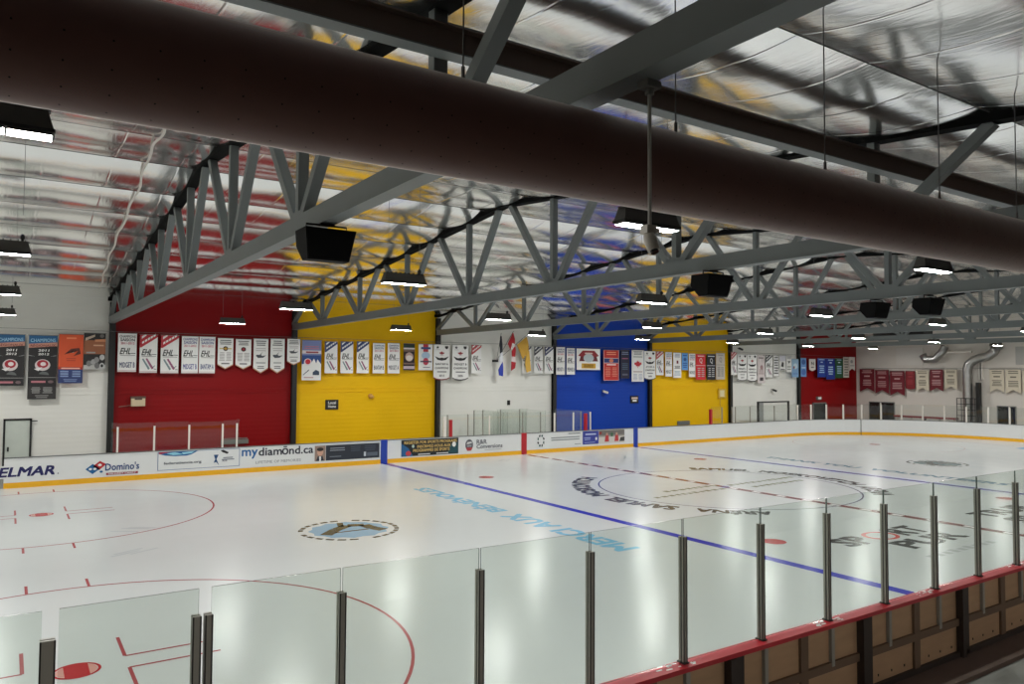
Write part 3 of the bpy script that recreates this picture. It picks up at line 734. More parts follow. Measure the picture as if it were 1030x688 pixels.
for i in range(-1, 8):
    X = X0+S*(i-.5+(0 if i >= 0 else 0))
    if i == -1: X = X0-1.5*S
    for kr, (Y, rn) in enumerate(lamp_rows):
        X = (-22.15, -14.5, -7.3, 0.1, 7.2, 14.6, 22.0, 29.5)[i]+(0, -.1, -.3, -.45 if i < 2 else -.65)[kr] if i >= 0 else TX[0]-1.55*S
        if i == 0: X = (-22.05, -22.0, -21.95, -21.95)[kr]; Y = -11.6 if kr == 3 else Y
        o = lamp if first else dup(lamp, (X, Y, 5.97)); first = False
        o.location = (X, Y, 5.97)
        bay = LB[max(i, 0)]
        o['label'] = ('LED lamp in line with the %s, %s' % (bay, rn)) if i >= 0 else 'LED lamp over the goal end before the posters, %s' % rn
        for ch in o.children:
            if ch.name.startswith('hanging_wire'):
                h = zt(Y)+.1-5.97
                ch.scale = (1, 1, h/1.15)

# ================================================================== SPEAKERS
def make_speaker():
    r = empty('loudspeaker', (0, 0, 0), 'x', 'loudspeaker', 'black loudspeakers under the trusses')
    q = MB(); w, d = .34, .42
    prof = [(-.22, 0), (-.13, -.40), (.08, -.40), (.25, -.2), (.2, 0)]
    n = len(prof); q.add([(-w*(1+z*.45), y, z) for y, z in prof]+[(w*(1+z*.45), y, z) for y, z in prof], [tuple(range(n)), tuple(range(2*n-1, n-1, -1))]+[(k, n+k, n+(k+1) % n, (k+1) % n) for k in range(n)])
    q.build('cabinet', M_spk, r)
    q = MB(); q.add([(sx*w*.95*(1-t*.17), -.22+t*.09-o_, -t*.40) for o_ in (.018, -.004) for sx, t in ((-1, .95), (1, .95), (1, .05), (-1, .05))], [(0, 1, 2, 3), (7, 6, 5, 4), (0, 4, 5, 1), (2, 6, 7, 3), (0, 3, 7, 4), (1, 5, 6, 2)])
    q.build('grille', M_grille, r)
    q = MB(); q.tube([(-w*.8, -.03, -.05), (-w*.8, -.03, .07), (w*.8, -.03, .07), (w*.8, -.03, -.05)], .014, 6)
    q.box(-.09, .09, -.07, .01, .06, .09); q.build('bracket', M_black, r)
    return r
spk = make_speaker()
SPK = [(TX[0]-.07, -9.1, 1.0, 0, 'big black loudspeaker hung under the nearest truss, before the red and yellow walls'),
       (TX[1]-.07, -9.0, 1.0, 0, 'black loudspeaker hung under the second truss, above the second yellow wall'),
       (TX[2]-.07, -7.75, 1.0, 0, 'black loudspeaker turned aside under the third truss, beside another on the same truss'),
       (TX[2]-.07, -9.1, 1.0, 0, 'black loudspeaker under the third truss, the one nearer the near boards'),
       (TX[3]-.07, -10.25, 1.0, 0, 'black loudspeaker under the fourth truss, near the picture edge')]
for k, (x, y, s_, rz, lb) in enumerate(SPK):
    o = spk if k == 0 else dup(spk, (0, 0, 0))
    o.location = (x, y, 5.93); o.scale = (s_, s_, s_); o.rotation_euler = (0, 0, rz); o['label'] = lb

exec_after = []
# ================================================================== BANNERS
YBN = 15.88
def banner(x0, x1, y0, y1, label, draw, base=Wh, shape='rect', plane='Y', name='banner', group='banners hung along the far wall'):
    ym = (y0+y1)/2; xm = (x0+x1)/2
    if plane == 'Y':
        a, b_ = onY(x0, ym, YBN), onY(x1, ym, YBN); zt_, zb_ = onY(xm, y0, YBN).z, onY(xm, y1, YBN).z
        O = Vector((a.x, YBN, zb_)); U = Vector((b_.x-a.x, 0, 0)); N = Vector((0, -1, 0))
    else:
        XP = XE-.28
        a, b_ = onX(x0, ym, XP), onX(x1, ym, XP); zt_, zb_ = onX(xm, y0, XP).z, onX(xm, y1, XP).z
        O = Vector((XP, a.y, zb_)); U = Vector((0, b_.y-a.y, 0)); N = Vector((-1, 0, 0))
    V = Vector((0, 0, zt_-zb_))
    q = MB(); F = Flat(q, O, U, V, N, .005)
    if shape == 'rect': pts = [(0, 0), (1, 0), (1, 1), (0, 1)]
    elif shape == 'point': pts = [(0, .13), (.5, 0), (1, .13), (1, 1), (0, 1)]
    elif shape == 'swallow': pts = [(0, 0), (.5, .16), (1, 0), (1, 1), (0, 1)]
    elif shape == 'shield': pts = [(0, .06), (.2, .015), (.5, 0), (.8, .015), (1, .06), (1, 1), (0, 1)]
    P3 = [F.P(*p) for p in pts]
    n = len(P3); bk = -N*.012
    mi = F.mi(base)
    q.add(P3+[p+bk for p in P3], [tuple(range(n)), tuple(range(2*n-1, n-1, -1))]+[(i, n+i, n+(i+1) % n, (i+1) % n) for i in range(n)], mi)
    F.up(); draw(F)
    # hem rod
    hr = F.P(-.03, .995); hr2 = F.P(1.03, .995)
    q.tube([hr+N*.002, hr2+N*.002], .012, 6, F.mi(M_greypl))
    c = O+U*.5+V
    o = q.build(name, F.mats, loc=c); tag(o, label, 'banner', group)
    return o
def ehl(top='season', tc=(40, 40, 90), bottom='MIDGET B', bc=(60, 70, 110), edge=True):
    def d(F):
        c = I(*tc)
        if top == 'season':
            F.text('CHAMPIONS', .08, .88, .94, .945, c); F.text('SAISON', .12, .79, .9, .865, c); F.text('2011-2012', .14, .71, .88, .77, I(190, 80, 100))
        else:
            F.poly([(0, 1), (1, 1), (1, .93), (.08, .66), (0, .66)], c); F.up()
            F.poly([(.1, .88), (.36, .97), (.36, 1), (.1, .95)], Wh)
            a, b_ = (.12, .76), (.86, .93)
            for k in range(5):
                u0 = .12+.16*k; v0 = .75+.045*k
                F.poly([(u0, v0), (u0+.12, v0+.034), (u0+.12, v0+.09), (u0, v0+.055)], Wh)
        F.text('EHL', .14, .46, .72, .62, K, shear=.25); F.rect(.7, .475, .95, .49, K); F.rect(.12, .425, .92, .44, I(140, 140, 140))
        if bottom == 'sticks':
            for (u, v, col, w) in ((.14, .36, (120, 140, 145), .07), (.34, .37, (150, 90, 120), .09)):
                F.poly([(u, v), (u+w, v+.02), (u+w+.38, v-.24), (u+.36, v-.27)], I(*col))
            F.poly([(.74, .14), (.88, .19), (.88, .21), (.74, .16)], I(70, 80, 100)); F.rect(.82, .1, .96, .115, I(90, 90, 100))
        else: F.text(bottom, .1, .12, .92, .26, I(*bc))
        if edge: F.rect(0, 0, 1, .02, I(150, 90, 90)); F.rect(0, .045, 1, .055, I(190, 150, 150))
    return d
def pennant(mark=(60, 60, 60), lines=5, kind='disc'):
    def d(F):
        g = I(110, 110, 112)
        F.bars(.12, .78, .88, .95, 3, g, .5)
        if kind == 'disc':
            F.rect(.1, .64, .9, .68, I(206, 190, 130)) if mark[0] > 150 else None
            F.disc(.5, .66, .16, .075, I(60, 40, 36)); F.up(); F.disc(.5, .66, .09, .04, I(*mark))
            F.bars(.1, .26, .46, .55, 6, I(170, 166, 166), .5); F.bars(.54, .26, .9, .55, 6, I(170, 166, 166), .5); F.bars(.2, .14, .8, .22, 1, g)
        else:
            F.poly([(.16, .50), (.3, .44), (.66, .45), (.86, .52), (.6, .50), (.5, .53), (.62, .62), (.42, .53), (.2, .53)], I(70, 76, 84))
            F.bars(.14, .62, .86, .74, 2, I(180, 176, 176), .35); F.bars(.14, .26, .86, .34, 1, I(170, 170, 172), .5); F.bars(.25, .12, .75, .22, 2, g, .5)
        F.poly([(0, .13), (.5, 0), (.5, .03), (0, .16)], I(204, 150, 120)); F.poly([(1, .13), (.5, 0), (.5, .03), (1, .16)], I(204, 150, 120))
    return d
def wings(a='BANTAM A', yr='2013', red=True):
    def d(F):
        F.star(.24, .91, .11, .05, K); F.poly([(.7, .95), (.9, .95), (.9, .9), (.8, .86), (.7, .9)], K); F.rect(.1, .845, .4, .85, K)
        leaf(F, .5, .75, .17, .055, I(150, 40, 50)); F.rect(.4, .685, .6, .69, K)
        F.poly([(.06, .665), (.36, .615), (.5, .63), (.64, .615), (.94, .665), (.76, .565), (.5, .545), (.24, .565)], K)
        F.text(a, .12, .42, .9, .48, I(50, 50, 54)); F.text('CHAMPIONS', .08, .31, .92, .37, I(50, 50, 54)); F.bars(.2, .21, .82, .26, 1, I(120, 120, 124), .6); F.text(yr, .34, .1, .66, .16, I(60, 60, 64))
        c = I(120, 26, 34) if red else K
        F.poly([(0, .06), (.2, .015), (.5, 0), (.8, .015), (1, .06), (1, .085), (.8, .045), (.5, .03), (.2, .045), (0, .085)], c)
    return d
def block(*bands, frame=None):
    """bands: (v0,v1,colour) flat bands then text bars tuples ('t',v0,v1,n,colour[,u0,u1])"""
    def d(F):
        for b_ in bands:
            if b_[0] == 't':
                F.bars(b_[5] if len(b_) > 5 else .12, b_[1], b_[6] if len(b_) > 6 else .88, b_[2], b_[3], I(*b_[4]), .5)
            elif b_[0] == 'd':
                F.up(); F.disc(b_[1], b_[2], b_[3], b_[4], I(*b_[5]))
            elif b_[0] == 'l':
                F.up(); leaf(F, b_[1], b_[2], b_[3], b_[4], I(*b_[5]))
            elif b_[0] == 's':
                F.up(); F.star(b_[1], b_[2], b_[3], b_[4], I(*b_[5]))
            elif b_[0] == 'x':
                F.up(); F.text(b_[1], b_[2], b_[3], b_[4], b_[5], I(*b_[6]))
            elif b_[0] == 'p':
                F.up(); F.poly(b_[1], I(*b_[2]))
            else:
                F.rect(0, b_[0], 1, b_[1], I(*b_[2])); F.up()
        if frame:
            c = I(*frame); F.rect(0, 0, .03, 1, c); F.rect(.97, 0, 1, 1, c); F.rect(0, 0, 1, .015, c); F.rect(0, .985, 1, 1, c)
    return d
BLK = I(26, 24, 26)
def poster(F, lower):
    k = .78 if lower else 1.0
    o = 1-k
    def v(t): return o+k*t
    F.poly([(0, 1), (1, 1), (1, v(.86)), (0, v(.82))], I(30, 92, 140)); F.poly([(0, v(.82)), (1, v(.86)), (1, v(.78)), (0, v(.74))], I(196, 140, 120)); F.up()
    F.text('CHAMPIONS', .06, v(.86), .94, v(.93), I(150, 196, 224), rot=.03); F.text('RÉGIONAUX', .06, v(.765), .94, v(.825), I(120, 60, 60), rot=.03)
    F.text('2011', .34, v(.67), .72, v(.715), Wh, shear=.2); F.text('2012', .34, v(.595), .72, v(.64), Wh, shear=.2)
    F.poly([(.0, v(.60)), (.25, v(.57)), (.0, v(.585))], I(150, 150, 150)); F.poly([(1, v(.60)), (.75, v(.57)), (1, v(.585))], I(150, 150, 150))
    F.disc(.5, v(.4), .27, .115*k, I(206, 196, 196)); F.up(); F.disc(.5, v(.42), .2, .08*k, I(160, 24, 44)); F.up(); F.disc(.52, v(.42), .1, .04*k, I(226, 214, 214)); F.poly([(.2, v(.32)), (.5, v(.36)), (.36, v(.28))], I(226, 222, 222))
    F.disc(.55, v(.2), .18, .07*k, I(92, 96, 96), 12, 0, PI); F.rect(0, v(.145), 1, v(.155), I(150, 150, 150)); F.rect(.12, v(.045), .62, v(.085), I(176, 110, 120)); F.disc(.8, v(.065), .1, .03*k, I(110, 90, 94))
    if lower:
        F.rect(0, 0, 1, .2, I(44, 42, 42)); F.up(); F.bars(.12, .09, .46, .19, 5, I(140, 140, 138), .6); F.bars(.52, .09, .88, .19, 5, I(140, 140, 138), .6); F.bars(.25, .015, .75, .07, 2, I(130, 130, 128), .5)
G1 = 'posters on the white wall nearest the view'
banner(-4, 24.6, 336, 388, 'black hockey championship poster with blue top, cut by the picture edge', lambda F: poster(F, False), BLK, group=G1)
banner(28.2, 57, 337, 401.5, 'tallest black poster with blue top and a grey roster along its foot', lambda F: poster(F, True), BLK, group=G1)
def orange(F):
    F.rect(0, 0, 1, .28, I(44, 60, 110)); F.rect(0, .28, 1, .33, I(170, 50, 40)); F.up()
    F.poly([(.22, .58), (.5, .7), (.84, .72), (.9, .6), (.6, .55), (.8, .66), (.5, .62)], I(90, 40, 30)); F.poly([(.4, .63), (.7, .68), (.6, .62)], Wh); F.bars(.3, .88, .72, .95, 1, I(240, 140, 100)); F.bars(.3, .44, .72, .52, 2, I(170, 60, 40), .35); F.rect(.12, .29, .88, .315, I(240, 190, 170))
    F.bars(.08, .12, .42, .26, 3, I(130, 150, 190), .6); F.bars(.56, .12, .92, .26, 3, I(130, 150, 190), .6); F.bars(.2, .03, .8, .09, 2, I(130, 150, 190), .5)
banner(58.8, 83.5, 336, 385.5, 'orange and navy poster beside the black posters', orange, I(214, 84, 44), group=G1)
def brown(F):
    F.rect(0, .42, 1, .8, I(150, 92, 62)); F.rect(0, 0, 1, .12, I(186, 184, 182)); F.up(); F.poly([(.06, .78), (.5, .9), (.5, .96), (.06, .86)], I(196, 176, 156)); F.poly([(.5, .82), (1, .84), (1, .76), (.5, .76)], I(206, 140, 100)); F.bars(.4, .62, .95, .7, 1, I(206, 160, 130))
    F.bars(.1, .42, .55, .5, 1, I(150, 150, 150))
    for u, v_, c in ((.25, .16, 120), (.45, .2, 160), (.6, .26, 140), (.85, .1, 190), (.85, .33, 180), (.62, .1, 110)): F.disc(u, v_, .12, .08, I(c, c, c)); F.up()
    F.disc(.85, .1, .06, .045, BLK); F.disc(.82, .92, .1, .05, I(110, 108, 104))
banner(84.3, 106, 335, 371.5, 'short black and copper poster nearest the black column', brown, I(40, 38, 38), group=G1)
RW = ', %s along the red wall from the posters'
banner(118.5, 137.3, 335, 374.5, 'white EHL champions banner with MIDGET B, first on the red wall', ehl('season', (60, 60, 70)))
banner(140.5, 158.2, 336.3, 375.5, 'white EHL banner with red corner, next to the first MIDGET B banner', ehl('corner', (186, 44, 56), 'sticks'))
banner(161.7, 179.7, 337, 376, 'white EHL banner with red corner, third on the red wall', ehl('corner', (186, 44, 56), 'sticks'))
banner(182.7, 199.3, 338, 376, 'white EHL champions banner with violet MIDGET B lettering', ehl('season', (80, 76, 140), 'MIDGET B', (80, 76, 150)))
banner(200.3, 216.3, 338.5, 376, 'white EHL champions banner with blue BANTAM A lettering', ehl('season', (60, 76, 140), 'BANTAM A', (50, 60, 120)))
banner(219, 234.5, 340, 371.3, 'white pointed pennant with gold and black disc, first pennant on the red wall', pennant((190, 150, 60)), shape='point')
banner(237, 252.6, 341, 371.5, 'white pointed pennant with small dark red disc, second pennant on the red wall', pennant((150, 30, 50)), shape='point')
banner(255, 269.7, 340.5, 375.5, 'white long pointed pennant with winged mark, third pennant on the red wall', pennant(kind='wing'), shape='point')
banner(272, 286.2, 340.5, 375.5, 'white long pointed pennant with winged mark, fourth pennant on the red wall', pennant(kind='wing'), shape='point')
banner(289, 302, 340.7, 367.3, 'short white pennant with winged mark hanging across the column', pennant(kind='wing'), shape='point')
def bigy(F):
    F.rect(0, .62, 1, 1, I(120, 132, 176)); F.rect(0, .4, 1, .62, I(34, 70, 134)); F.up(); F.rect(0, .66, 1, .74, I(214, 208, 210)); F.up(); F.rect(.2, .675, .85, .715, I(150, 60, 66)); F.bars(.1, .76, .9, .86, 2, I(180, 120, 140), .5)
    F.poly([(.08, .4), (.25, .52), (.5, .44), (.62, .54), (.74, .42), (.8, .52), (1, .4), (1, .34), (0, .3)], Wh); F.up(); F.disc(.3, .45, .2, .09, I(226, 220, 224)); F.up(); F.disc(.3, .46, .14, .065, I(190, 36, 56))
    F.poly([(.06, .14), (.36, .27), (.36, .24), (.06, .12)], I(90, 96, 110)); F.poly([(.56, .13), (.9, .13), (.9, .22), (.72, .26), (.56, .2)], I(50, 66, 90)); F.bars(.1, .04, .6, .1, 1, I(200, 170, 170))
banner(303.7, 323, 342, 382.5, 'tall blue and white picture banner with red disc, first on the yellow wall', bigy)
for k, (a, b_) in enumerate(((326.7, 339.3), (342.6, 355.2), (358.9, 371))):
    banner(a, b_, 343.5, 375.4, 'white EHL banner with navy corner, %s after the blue picture banner' % ('first', 'second', 'third')[k], ehl('corner', (50, 66, 112), 'sticks', edge=False))
banner(375, 387, 345, 375.5, 'white EHL champions banner with blue-grey BANTAM B on the yellow wall', ehl('season', (90, 120, 140), 'BANTAM B', (70, 80, 90), False))
banner(390, 402, 345, 375.5, 'white EHL champions banner beside the narrow black banner', ehl('season', (90, 96, 120), 'MIDGET A', (90, 90, 100), False))
banner(405.8, 417, 345.5, 372.5, 'narrow black banner with a pale round badge on the yellow wall', block((.86, .94, (20, 50, 40)), (.78, .84, (206, 200, 200)), (.7, .76, (120, 96, 84)), (.05, .16, (196, 180, 186)), ('d', .5, .5, .36, .17, (190, 160, 150)), ('d', .5, .46, .3, .1, (220, 210, 206)), (.22, .28, (120, 96, 90))), I(40, 26, 30))
banner(421, 435.2, 346, 372.3, 'white banner with a red and blue central emblem, last on the first yellow wall', block(('p', [(.32, .7), (.68, .7), (.68, 1), (.32, 1)], (186, 50, 62)), ('p', [(.16, .8), (.84, .8), (.84, .88), (.16, .88)], (60, 80, 130)), ('d', .5, .56, .3, .14, (170, 196, 220)), ('d', .5, .33, .2, .14, (186, 60, 80)), ('p', [(.1, .3), (.9, .3), (.9, .35), (.1, .35)], (60, 50, 70)), ('t', .08, .13, 1, (110, 110, 116), .3, .8)))
banner(436.2, 452.3, 346.3, 382.5, 'white winged banner with red hem reading BANTAM A, crossing the column', wings('BANTAM A', '2013'), shape='shield')
banner(455, 471, 346.5, 382.8, 'white winged banner with dark hem reading MIDGET B by the flags', wings('MIDGET B', '2005', False), shape='shield')
banner(474.3, 484.2, 347, 375.6, 'white EHL banner with red corner on the flag wall', ehl('corner', (176, 66, 72), 'sticks', edge=False))
banner(525.3, 534.3, 348, 375.6, 'white EHL banner partly behind the gold flag', ehl('corner', (60, 66, 90), 'sticks', edge=False))
banner(537.3, 546, 348.5, 375.6, 'white EHL banner with black corner just past the gold flag', ehl('corner', (56, 58, 70), 'sticks', edge=False))
banner(548, 556.6, 348.8, 375.7, 'white EHL banner with navy corner beside the blue wall column', ehl('corner', (50, 56, 96), 'sticks', edge=False))
banner(559.5, 568.2, 349, 376.8, 'white EHL champions banner with MIDGET A, first on the blue wall', ehl('season', (70, 76, 120), 'MIDGET A', (90, 96, 120), False))
banner(570, 578.2, 350, 376.8, 'white EHL champions banner with PEEWEE B, second on the blue wall', ehl('season', (80, 96, 130), 'PEEWEE B', (90, 96, 120), False))
banner(580, 603.6, 350.6, 372, 'wide white banner with a dark red and gold badge on the blue wall', block(('p', [(.06, .66), (.25, .9), (.75, .9), (.94, .66), (.8, .6), (.2, .6)], (140, 30, 40)), ('p', [(.1, .4), (.9, .4), (.84, .62), (.16, .62)], (100, 30, 40)), ('d', .5, .55, .22, .2, (176, 186, 190)), ('p', [(.2, .07), (.8, .07), (.8, .3), (.2, .3)], (206, 160, 60)), ('t', .1, .27, 2, (140, 50, 40), .26, .74), ('t', .7, .84, 1, (216, 190, 180), .3, .7)))
banner(607, 622.2, 352, 382.7, 'red banner with a navy band and player list on the blue wall', block((.58, .72, (34, 52, 110)), (.72, .735, (220, 200, 200)), (.565, .58, (220, 200, 200)), ('d', .5, .65, .14, .06, (206, 120, 90)), ('t', .82, .95, 2, (230, 150, 120)), ('t', .12, .44, 6, (214, 130, 110), .1, .46), ('t', .12, .44, 6, (214, 130, 110), .54, .9), ('t', .48, .55, 1, (240, 220, 216)), frame=(216, 180, 180)), I(190, 44, 40))
banner(624, 633.3, 352, 380.8, 'dark navy banner with faint lettering between red and maple leaf banners', block(('t', .82, .95, 2, (120, 130, 160)), ('t', .66, .74, 1, (150, 80, 110)), ('t', .3, .55, 4, (70, 90, 110)), ('t', .08, .2, 1, (90, 90, 110))), I(24, 24, 52))
banner(635.5, 647.6, 352, 383.8, 'white banner with a red maple leaf on the blue wall', block(('t', .84, .97, 3, (130, 134, 140)), ('t', .76, .8, 1, (90, 110, 110)), ('l', .5, .55, .32, .12, (190, 36, 52)), ('t', .29, .33, 1, (130, 60, 70)), ('t', .04, .25, 5, (176, 180, 200), .1, .46), ('t', .04, .25, 5, (176, 180, 200), .54, .9)))
banner(648.2, 659.3, 353, 382.3, 'white winged banner across the column between blue and yellow walls', wings('ATOM A', '2009', False), shape='shield')
banner(660, 667.4, 353.5, 377.3, 'white EHL banner with red corner on the second yellow wall', ehl('corner', (176, 66, 72), 'sticks', edge=False))
banner(669.3, 676, 354, 378.7, 'white banner of faint grey lettering, second on the second yellow wall', ehl('season', (110, 120, 150), 'MIDGET', (120, 126, 120), False))
banner(677.3, 685.2, 354.6, 380, 'white banner with a small dark red square, beside the short sky blue banner', block(('t', .8, .96, 3, (140, 150, 170)), ('p', [(.4, .56), (.62, .56), (.62, .68), (.4, .68)], (110, 30, 50)), ('t', .35, .48, 3, (70, 70, 76)), ('t', .08, .28, 4, (150, 170, 190))))
banner(685.8, 692, 355, 372.2, 'short sky blue banner on the second yellow wall', block(('t', .78, .92, 1, (40, 80, 150)), ('d', .5, .62, .25, .1, (40, 80, 140)), ('t', .1, .45, 3, (50, 90, 160))), I(94, 150, 206))
banner(693, 699.3, 355.6, 379.2, 'white banner with faint marks between sky blue and red banners', ehl('season', (120, 120, 150), 'NOVICE', (110, 116, 110), False))
def letterban(c2):
    return block((.54, .56, c2), ('x', 'Q', .34, .62, .66, .84, c2), ('t', .88, .95, 1, c2), ('t', .1, .48, 5, tuple(int(v*.55+60) for v in c2), .14, .46), ('t', .1, .48, 5, tuple(int(v*.55+60) for v in c2), .54, .86))
banner(700, 709.7, 356, 382, 'bright red banner with a white round letter on the second yellow wall', letterban((230, 200, 200)), I(206, 40, 46))
banner(711, 719.7, 356.2, 382, 'black banner with a white round letter beside the bright red banner', letterban((206, 206, 210)), I(26, 28, 36))
banner(720.4, 729, 355, 381.7, 'beige banner with a grey round letter, last on the second yellow wall', letterban((150, 146, 142)), I(200, 192, 182))
banner(735.5, 741.2, 354, 377.2, 'white EHL banner with red corner, first past the second yellow wall', ehl('corner', (176, 60, 72), 'sticks', edge=False))
banner(742, 751.3, 356, 383.3, 'white winged banner behind the small wall camera bracket', wings('MIDGET A', '2010', False), shape='shield')
banner(752, 761.3, 356.3, 384, 'white winged banner beside the pinkish grey banner', wings('PEEWEE A', '2011', False), shape='shield')
banner(762, 769.3, 357, 385.3, 'pinkish grey banner with a dark square at its foot', block(('t', .84, .94, 1, (130, 120, 120)), ('d', .55, .56, .2, .08, (150, 120, 120)), ('t', .3, .5, 3, (160, 140, 140)), ('p', [(.3, .08), (.75, .08), (.75, .2), (.3, .2)], (70, 64, 66))), I(206, 196, 196))
banner(770.2, 777, 357, 379.3, 'white black-edged EHL banner on the second plain white wall', ehl('corner', (60, 60, 66), 'sticks', edge=False))
banner(778, 783.4, 357.3, 378.8, 'white black-edged banner of dark lines next to the pheasant-marked banner' if False else 'white black-edged banner filled with dark lines on the second plain white wall', block(('t', .1, .95, 7, (90, 90, 96), .08, .92), frame=(60, 60, 64)))
banner(784.2, 790.3, 357.3, 372.3, 'short grey and white banner with a black mark', block((.6, 1, (206, 206, 216)), ('p', [(.2, .25), (.6, .2), (.66, .5), (.4, .56), (.3, .4)], (40, 40, 44)), ('t', .02, .1, 1, (50, 50, 54))))
banner(791, 796.3, 358, 374.3, 'short white banner with a dark triangle, before the pale blue banners', block(('p', [(.25, .68), (.75, .68), (.5, .52)], (50, 60, 60)), ('t', .8, .95, 2, (150, 150, 156)), ('t', .1, .4, 2, (150, 156, 150))))
banner(796.5, 803.2, 361, 379.5, 'pale blue banner hanging across the column before the dark red wall', block((.5, 1, (150, 186, 214)), ('d', .5, .6, .3, .16, (200, 220, 232)), ('t', .1, .3, 1, (110, 150, 200)), ('p', [(.2, .48), (.4, .48), (.4, .6), (.2, .6)], (150, 60, 70))), I(130, 170, 210))
banner(805.4, 811, 360, 379, 'pale blue banner, first on the dark red wall', block(('d', .5, .78, .36, .14, (56, 96, 160)), ('t', .42, .54, 1, (190, 210, 230)), ('d', .5, .25, .4, .16, (70, 110, 180))), I(104, 150, 206))
banner(814, 820.3, 361, 373.3, 'small white pennant on the dark red wall', block(('x', 'N', .3, .5, .72, .76, (60, 60, 66)), ('t', .22, .4, 1, (120, 120, 120), .25, .75)), I(212, 204, 198), shape='point')
for a, b_, y0, y1, c, lb in ((822.3, 830.8, 360.3, 379.3, (24, 56, 140), 'royal blue banner beside the small white pennant'), (831.2, 839.8, 360.5, 381.5, (20, 46, 130), 'royal blue banner beside the green banner'), (840.2, 848, 360.5, 380.3, (26, 78, 48), 'green banner on the dark red wall')):
    banner(a, b_, y0, y1, lb, block(('t', .88, .96, 1, (176, 200, 220)), ('t', .74, .84, 1, (200, 214, 226), .35, .65), ('t', .2, .64, 4, (160, 190, 214), .2, .8)), I(*c))
banner(848.3, 854, 359, 379.7, 'narrow beige banner of dark lines beside the green banner', block(('t', .06, .95, 7, (120, 116, 112), .1, .9)), I(196, 188, 178))
banner(854.3, 860, 359, 373, 'short white swallowtail banner in the corner by the end wall', block(('d', .4, .66, .24, .12, (150, 150, 150)), ('t', .3, .45, 1, (170, 170, 168))), I(216, 210, 204), shape='swallow')
GE = 'swallowtail banners on the end wall'
MRN = I(104, 14, 30); CRM = I(206, 196, 176)
def sw(c): return block(('t', .8, .95, 2, c), ('t', .62, .74, 1, c, .25, .75), ('t', .26, .54, 4, c, .15, .85))
for a, b_, y0, y1, base, c, sh, lb in (
    (864.8, 879.5, 371, 394, MRN, (190, 150, 150), 'swallow', 'maroon swallowtail banner, first on the end wall by the dark red wall'),
    (880.2, 894, 372, 396, MRN, (180, 140, 140), 'swallow', 'maroon swallowtail banner, second on the end wall'),
    (895.2, 909.8, 373, 398, MRN, (186, 150, 150), 'swallow', 'longest maroon swallowtail banner, beside the narrow dark red one'),
    (910.8, 920.3, 373, 391.6, I(120, 16, 26), (160, 60, 66), 'shield', 'narrow dark red banner with rounded foot on the end wall'),
    (921.5, 934.2, 372, 393.6, CRM, (110, 104, 92), 'swallow', 'cream swallowtail banner between two red ones'),
    (935.3, 948.6, 371.6, 393.6, MRN, (190, 150, 150), 'swallow', 'maroon swallowtail banner between two cream ones'),
    (950, 962.6, 371.4, 392, CRM, (110, 104, 92), 'swallow', 'cream swallowtail banner nearest the silver duct'),
    (995.5, 1010, 371.5, 394.5, CRM, (110, 104, 92), 'swallow', 'cream swallowtail banner, first past the silver duct'),
    (1011.5, 1027, 371.5, 396, CRM, (110, 104, 92), 'swallow', 'cream swallowtail banner, second past the silver duct'),
    (1028.3, 1043, 372, 395, CRM, (110, 104, 92), 'swallow', 'cream swallowtail banner cut by the picture edge')):
    banner(a, b_, y0, y1, lb, sw(c), base, sh, plane='X', group=GE)
# wires carrying the banners
zw = onY(400, 345, YBN).z+.06
q = MB(); q.tube([(-24, YBN+.03, 5.70), (0, YBN+.03, 5.66), (20, YBN+.03, 5.60), (XE-.3, YBN+.03, 5.46)], .008, 5); o = q.build('banner_wire', M_wire); tag(o, 'thin wire carrying the banners along the far wall', 'wire')
q = MB(); q.tube([(XE-.24, 15.6, 4.6), (XE-.24, 2, 4.58)], .012, 5); o = q.build('banner_wire', M_wire); tag(o, 'thin wire carrying the swallowtail banners on the end wall', 'wire')

# ================================================================== FLAGS
YFL = 15.45
def fx(x, y, Y=YFL): return onY(x, y, Y)
hub = fx(499.5, 363, 16.1)
fr_ = empty('flag_bracket', hub, 'small dark wall bracket holding three flag poles', 'flag bracket')
q = MB(); q.box(hub.x-.22, hub.x+.1, YF-.12, YF, hub.z-.06, hub.z+.06); q.build('plate', M_black, fr_)
def flag(tipx, tipy, polys, label):
    tip = fx(tipx, tipy)
    r = empty('flag', hub, label, 'flag', 'flags on the white wall')
    q = MB(); q.tube([hub, tip], .014, 6); q.build('flagpole', M_wire, r)
    mats = []; q = MB()
    for pts, col in polys:
        M = I(*col)
        if M not in mats: mats.append(M)
        # folded cloth: front and back skins with fold offsets
        P = [fx(x, y, YFL-.02-.05*math.sin(i*1.9)) for i, (x, y) in enumerate(pts)]
        n = len(P); Q = [p+Vector((0, .045, 0)) for p in P]
        q.add(P+Q, [tuple(range(n)), tuple(range(2*n-1, n-1, -1))]+[(i, n+i, n+(i+1) % n, (i+1) % n) for i in range(n)], mats.index(M))
    q.build('cloth', mats, r)
flag(504.2, 335, [([(503.6, 338), (504.6, 338), (505.5, 346), (505.6, 354), (503.2, 355.5), (502.8, 347)], (34, 36, 48)), ([(503.2, 355.5), (505.6, 354), (506, 364), (502.5, 368), (502.3, 361)], (214, 216, 222)),
                    ([(505.8, 364), (506.3, 371), (506, 378.5), (502.3, 377.5), (501.6, 372), (503.5, 368)], (36, 56, 160))], 'furled dark, white and blue flag on the white wall')
